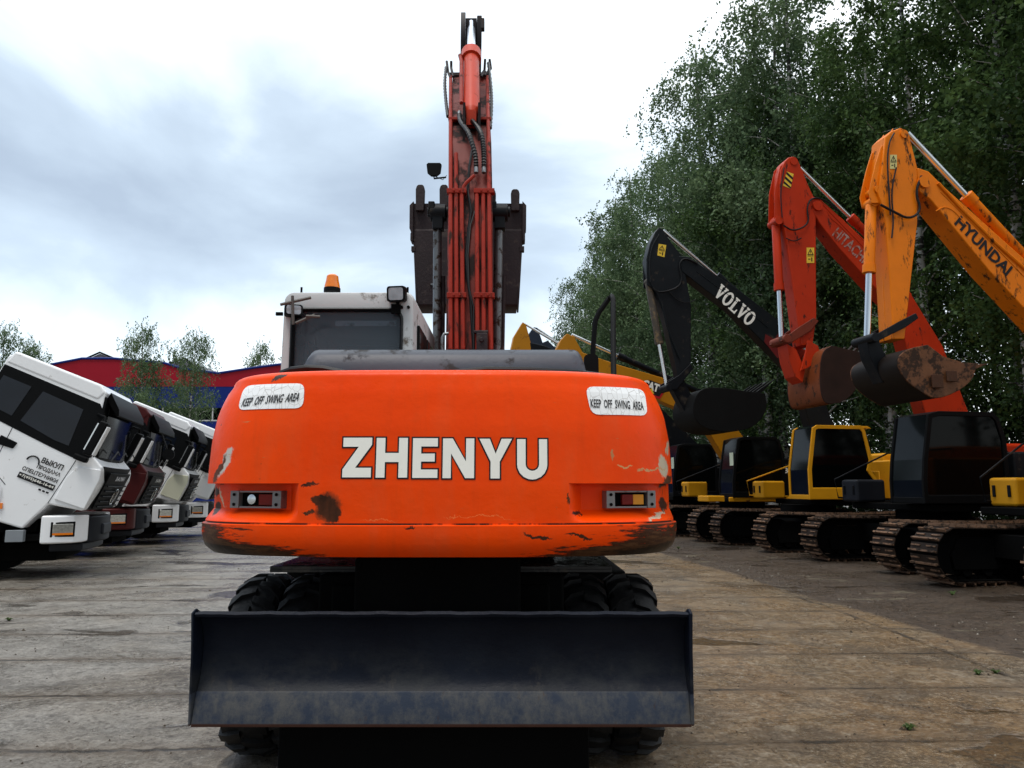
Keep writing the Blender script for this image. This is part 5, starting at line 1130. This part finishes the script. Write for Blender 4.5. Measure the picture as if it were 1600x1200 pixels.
T2,c2,C2=truck('dark red truck with tipped cab between two white ones',t_at(188,812,17.0),dkred,dkred,dkred)
T3,c3,C3=truck('white truck with yellowed corner panel and tipped cab, just behind the dark red one',t_at(262,803,20.6),white,cream,white); door_text(c3,C3)
T4=copy_tree(T1); T4.location=t_at(311,798,23.6); tag(T4,'white truck with tipped cab farthest back in the row, its headlamp beside the orange counterweight')
# round mirror of the dark red truck
m=MB(); q=C2(.20,-1.35,1.35); m.tube([(q[0],q[1]-.02,q[2]),(q[0],q[1]+.03,q[2])],[.13,.13],18); m.tube([(q[0],q[1],q[2]),C2(-.15,-1.2,1.7)],.02,6); m.build('round_mirror',plastic,c2)
# ------------------------------------------------------------------ red and blue building
def building():
    Y=62; e=thing('warehouse',(-25,Y,0),0,'long warehouse clad in red above blue behind the trucks','building')
    def w(px,py): p=at(px,py,Y); return p.x,p.z
    m=paint; redc=m('red_cladding',(.30,.006,.018),.45,var=.12,scale=.6); bluec=m('blue_cladding',(.006,.02,.16),.45,var=.12,scale=.6)
    top=[(-500,650),(-260,600),(40,578),(128,561),(178,561),(257,568),(286,577),(341,584),(400,575),(470,566),(560,562),(640,572)]
    T=[w(*q) for q in top]; zb=w(300,604)[1]; z2=w(300,637)[1]; z3=w(300,657)[1]
    P_=T+[(T[-1][0],zb),(T[0][0],zb)]
    off=(-25,Y,0)
    mb=MB()
    for (xa,za),(xb,zb2) in zip(T,T[1:]): mb.prism([(xa,zb),(xb,zb),(xb,zb2),(xa,za)],Y,Y+.3,lambda u,v,a:(u,a,v))
    mb.build('red_wall',redc,e,off=off)
    x0,x1=T[0][0],T[-1][0]
    mb=MB(); mb.box(x0,x1,Y+.02,Y+.3,z2,zb-.004); mb.box(x0,x1,Y+.02,Y+.3,0,z3); mb.build('blue_wall',bluec,e,off=off)
    rb=MB(); rb.tube([(u,Y-.02,v+.05) for u,v in T],.10,6); rb.build('roof_edge',bluec,e,off=off)
    mb=MB()
    for (xa,za),(xb,zb2) in zip(T,T[1:]): mb.prism([(xa,zb),(xb,zb),(xb,zb2-.1),(xa,za-.1)],Y+.31,Y+30,lambda u,v,a:(u,a,v))
    mb.box(x0+.1,x1-.1,Y+.31,Y+30,0,zb); mb.build('roof',paint('grey_roof',(.12,.12,.13),.6),e,off=off)
    n_=int((x1-x0)/1.4)
    wf=MB(); wg=MB()
    wg.box(x0,x1,Y+.12,Y+.16,z3,z2)
    for i in range(n_+1):
        x=x0+i*1.4; wf.box(x-.05,x+.05,Y+.03,Y+.12,z3,z2)
    wf.box(x0,x1,Y+.0,Y+.11,z3-.06,z3+.05); 
    wg.build('window_strip',glass,e,off=off); wf.build('window_frame',paint('pale_frame',(.5,.5,.5),.5),e,off=off)
    for a,b_,c_ in (((126,562),(151,551),(178,562)),((258,569),(285,560),(306,578))):
        g=MB(); pts=[w(*a),w(*b_),w(*c_)]; g.prism([(pts[0][0],pts[0][1]-1),pts[0],pts[1],pts[2],(pts[2][0],pts[2][1]-1)],Y+.5,Y+20,lambda u,v,a:(u,a,v)); g.build('roof_gable',paint('grey_gable',(.16,.17,.19),.6),e,off=off)
        g=MB(); g.tube([(pts[0][0]-.2,Y+.45,pts[0][1]),(pts[1][0],Y+.45,pts[1][1]+.1),(pts[2][0]+.2,Y+.45,pts[2][1])],.09,5); g.build('gable_trim',plastic,e,off=off)
building()
# ------------------------------------------------------------------ trees
def leafmat(name,c1_,c2_):
    m=bpy.data.materials.new(name); m.use_nodes=True; nt=m.node_tree; n=nt.nodes; l=nt.links; n.clear()
    out=n.new('ShaderNodeOutputMaterial'); d=n.new('ShaderNodeBsdfDiffuse'); t=n.new('ShaderNodeBsdfTranslucent'); mx=n.new('ShaderNodeMixShader'); mx.inputs[0].default_value=.3; g=n.new('ShaderNodeBsdfGlossy'); g.inputs['Roughness'].default_value=.45; m2=n.new('ShaderNodeMixShader'); m2.inputs[0].default_value=.012
    geo=n.new('ShaderNodeNewGeometry'); tc=n.new('ShaderNodeTexCoord'); nz=n.new('ShaderNodeTexNoise'); nz.inputs['Scale'].default_value=.5; l.new(tc.outputs['Object'],nz.inputs[0])
    ad=n.new('ShaderNodeMath'); ad.operation='MULTIPLY_ADD'; l.new(geo.outputs['Random Per Island'],ad.inputs[0]); ad.inputs[1].default_value=.6; 
    sb=n.new('ShaderNodeMath'); sb.operation='MULTIPLY_ADD'; l.new(nz.outputs['Fac'],sb.inputs[0]); sb.inputs[1].default_value=2.2; sb.inputs[2].default_value=-.95; l.new(sb.outputs[0],ad.inputs[2]); ad.use_clamp=True
    c=n.new('ShaderNodeMixRGB'); l.new(ad.outputs[0],c.inputs[0]); c.inputs[1].default_value=rgb(c1_); c.inputs[2].default_value=rgb(c2_)
    l.new(c.outputs[0],d.inputs[0]); l.new(c.outputs[0],t.inputs[0]); l.new(d.outputs[0],mx.inputs[1]); l.new(t.outputs[0],mx.inputs[2]); l.new(mx.outputs[0],m2.inputs[1]); l.new(g.outputs[0],m2.inputs[2]); l.new(m2.outputs[0],out.inputs[0]); return m
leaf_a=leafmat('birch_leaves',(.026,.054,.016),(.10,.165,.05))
leaf_b=leafmat('haze_tinted_birch_leaves',(.060,.108,.050),(.16,.225,.11))  # paler leaf green: haze and light on far crowns put into the colour
def barkmat():
    m=bpy.data.materials.new('birch_bark'); m.use_nodes=True; nt=m.node_tree; n=nt.nodes; l=nt.links; b=n['Principled BSDF']; b.inputs['Roughness'].default_value=.8
    tc=n.new('ShaderNodeTexCoord'); mp=n.new('ShaderNodeMapping'); mp.inputs['Scale'].default_value=(1.5,1.5,5); l.new(tc.outputs['Object'],mp.inputs[0]); nz=n.new('ShaderNodeTexNoise'); nz.inputs['Scale'].default_value=1.6; nz.inputs['Detail'].default_value=6; l.new(mp.outputs[0],nz.inputs[0])
    r=n.new('ShaderNodeMapRange'); l.new(nz.outputs['Fac'],r.inputs[0]); r.inputs[1].default_value=.50; r.inputs[2].default_value=.56
    c=n.new('ShaderNodeMixRGB'); l.new(r.outputs[0],c.inputs[0]); c.inputs[1].default_value=(.5,.49,.46,1); c.inputs[2].default_value=(.03,.028,.025,1); l.new(c.outputs[0],b.inputs[0]); return m
bark=barkmat()
def birch_mesh(seed,H=20,nleaf=24000,crown0=.22,rad=2.9,ls=.11,lo_dense=1.0):
    r=random.Random(seed); tm=MB(); lm_=MB()
    # trunk with a lean
    lx,ly=r.uniform(-.5,.5),r.uniform(-.5,.5); tp=[]; 
    for i in range(9): t=i/8; tp.append((lx*t*t+.12*math.sin(3*t+seed),ly*t*t+.1*math.cos(4*t+seed),H*.97*t))
    tm.tube(tp,[.17*(1-.9*i/8)*H/18+.015 for i in range(9)],8)
    def trunk(z): 
        t=min(max(z/(H*.97),0),1)*8; i=min(int(t),7); f=t-i; return Vector(tp[i]).lerp(Vector(tp[i+1]),f)
    br=[]; nb=46
    for i in range(nb):
        t=crown0+(1-crown0)*(i/nb)**.9; z=H*t*.96; a=i*2.4+r.uniform(-.5,.5)
        prof=math.sin(PI*min(1,((t-crown0)/(1-crown0))*.86+.12))**.75
        L_=rad*prof*r.uniform(.4,1.3)
        b0=trunk(z); d=Vector((math.cos(a),math.sin(a),0)); b1=b0+d*L_*.5+Vector((0,0,L_*.45)); b2=b0+d*L_+Vector((0,0,L_*.55))
        tm.tube([b0,b1,b2],[.045*(1.1-t),.028*(1.1-t),.008],4); br.append((b0,b1,b2,L_))
    # twigs: hanging chains of leaves
    per=13; ntw=nleaf//per; wts=[b[3] for b in br]; tot=sum(wts)
    clump=[r.random() for _ in br]
    for k in range(ntw):
        i=r.choices(range(nb),weights=[w*(.35+1.3*c) for w,c in zip(wts,clump)])[0]; b0,b1,b2,L_=br[i]; t=r.random()**.6
        p=b0.lerp(b1,t*2) if t<.5 else b1.lerp(b2,t*2-1)
        p=p+Vector((r.gauss(0,.28),r.gauss(0,.28),r.gauss(0,.28)))
        hang=r.uniform(.2,1.25); sw=Vector((r.uniform(-.5,.5),r.uniform(-.5,.5),0))
        for j in range(per):
            f=j/per; q=p+sw*f+Vector((r.gauss(0,.07),r.gauss(0,.07),-hang*f)); s_=ls*r.uniform(.6,1.25)
            u=Vector((r.gauss(0,1),r.gauss(0,1),r.gauss(0,1))).normalized(); v=u.cross(Vector((r.gauss(0,1),r.gauss(0,1),r.gauss(0,1)))).normalized()
            lm_.add([q-u*s_*.5,q+v*s_*.35,q+u*s_*.55,q-v*s_*.35],[(0,1,2,3)])
    return tm,lm_
def make_tree(seed,H,**k):
    tm,lm_=birch_mesh(seed,H,**k); return tm,lm_
protos=[]
def proto(name,seed,H,mat,**k):
    e=thing(name,(0,0,0)); tm,lm_=birch_mesh(seed,H,**k); tm.build('trunk',bark,e,smooth=50); lm_.build('crown',mat,e,smooth=0); protos.append([e,H,False]); return len(protos)-1
pa=proto('birch_tree',1,20,leaf_a,nleaf=30000,crown0=.14,rad=3.3,ls=.135)
pb=proto('birch_tree',2,20,leaf_a,nleaf=30000,crown0=.20,rad=3.0,ls=.135)
pc=proto('birch_tree',3,20,leaf_a,nleaf=30000,crown0=.10,rad=3.5,ls=.135)
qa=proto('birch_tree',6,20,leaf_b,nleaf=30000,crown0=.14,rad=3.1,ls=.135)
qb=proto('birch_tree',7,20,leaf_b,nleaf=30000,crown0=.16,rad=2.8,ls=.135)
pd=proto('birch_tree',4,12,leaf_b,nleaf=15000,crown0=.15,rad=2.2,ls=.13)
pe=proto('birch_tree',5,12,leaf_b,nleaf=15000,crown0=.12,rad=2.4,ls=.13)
def plant(i,x,y,h,rz,label,group):
    e,H,used=protos[i]; protos[i][2]=True; t=copy_tree(e) if used else e
    s_=h/H; t.location=(x,y,0); t.rotation_euler=(0,0,rz); t.scale=(s_*random.uniform(.92,1.08),)*2+(s_,); tag(t,label,'tree',group); return t
rt=random.Random(21)
sky=[(880,503,84),(893,455,78),(910,410,72),(935,338,60),(958,292,54),(985,255,50),(1010,225,46),(1050,196,40),(1085,62,36),(1120,80,34),(1150,60,33),(1178,-20,31),(1215,-60,29)]
G1='birches in the wood edge behind the excavators'
k=0
ORD='first second third fourth fifth sixth seventh eighth ninth tenth eleventh twelfth thirteenth fourteenth'.split()
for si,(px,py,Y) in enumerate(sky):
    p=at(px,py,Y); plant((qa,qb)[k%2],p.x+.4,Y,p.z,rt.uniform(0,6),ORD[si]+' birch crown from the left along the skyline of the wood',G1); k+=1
row=[]
for Y in (10,13,16.5,19.5,22.5,25.5,28.5): row.append((13.6+rt.uniform(-.5,.9)+(.6 if Y<20 else 0),Y+rt.uniform(-.8,.8),21+rt.uniform(-2,2)))
for Y in (13,17,21,25,29,33,37,42): row.append((17.0+rt.uniform(-1,1),Y+rt.uniform(-1,1),22+rt.uniform(-2,2)))
for Y in (18,23,28,33,38,44,50): row.append((21+rt.uniform(-1,1),Y+rt.uniform(-1,1),23+rt.uniform(-2,2)))
for Y in (32,36,41,46,52,58,66,76): row.append((11.5+rt.uniform(-.8,.8)-max(0,Y-45)*.08,Y+rt.uniform(-1,1),19+rt.uniform(-2,2)))
ROWN=['front row','second row','rear row','long middle row']; lens_=(7,8,7,8); info=[]; q_=0
for a_,n_ in zip(ROWN,lens_):
    sub=row[q_:q_+n_]; q_+=n_; sub.sort(key=lambda t:t[0]/t[1]); info+=[(t,a_,i_) for i_,t in enumerate(sub)]
for (x,y,h),a_,i_ in info: plant((pa,pb,pc)[k%3],x,y,h,rt.uniform(0,6),ORD[i_]+' birch from the left in the '+a_+' behind the excavators',G1); k+=1
# undergrowth below the crowns
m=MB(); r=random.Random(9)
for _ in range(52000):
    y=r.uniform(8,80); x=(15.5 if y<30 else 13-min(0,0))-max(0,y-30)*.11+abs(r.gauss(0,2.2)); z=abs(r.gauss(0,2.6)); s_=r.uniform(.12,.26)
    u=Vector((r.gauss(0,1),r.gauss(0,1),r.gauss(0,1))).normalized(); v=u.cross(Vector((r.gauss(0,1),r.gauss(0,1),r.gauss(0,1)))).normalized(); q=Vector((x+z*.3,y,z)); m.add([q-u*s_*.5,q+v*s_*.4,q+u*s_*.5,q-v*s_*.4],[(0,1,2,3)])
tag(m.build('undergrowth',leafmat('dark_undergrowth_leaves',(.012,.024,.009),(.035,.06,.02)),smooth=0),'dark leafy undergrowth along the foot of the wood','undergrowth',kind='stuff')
G2='slender birches in front of the warehouse'
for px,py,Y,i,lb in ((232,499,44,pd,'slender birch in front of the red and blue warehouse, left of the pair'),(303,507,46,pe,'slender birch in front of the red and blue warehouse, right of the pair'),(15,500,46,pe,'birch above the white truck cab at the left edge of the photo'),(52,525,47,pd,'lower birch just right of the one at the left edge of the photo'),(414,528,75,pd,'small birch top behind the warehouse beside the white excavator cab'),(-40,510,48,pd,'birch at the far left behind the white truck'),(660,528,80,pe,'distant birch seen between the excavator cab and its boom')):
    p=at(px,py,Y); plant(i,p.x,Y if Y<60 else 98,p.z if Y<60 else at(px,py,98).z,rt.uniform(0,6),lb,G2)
    _o=[t for t in COL.objects if t.get('label')==lb][0]; _o.scale.x*=.72; _o.scale.y*=.72
    if Y>60: 
        o=[t for t in COL.objects if t.get('label')==lb][0]; o.location.x=at(px,py,98).x
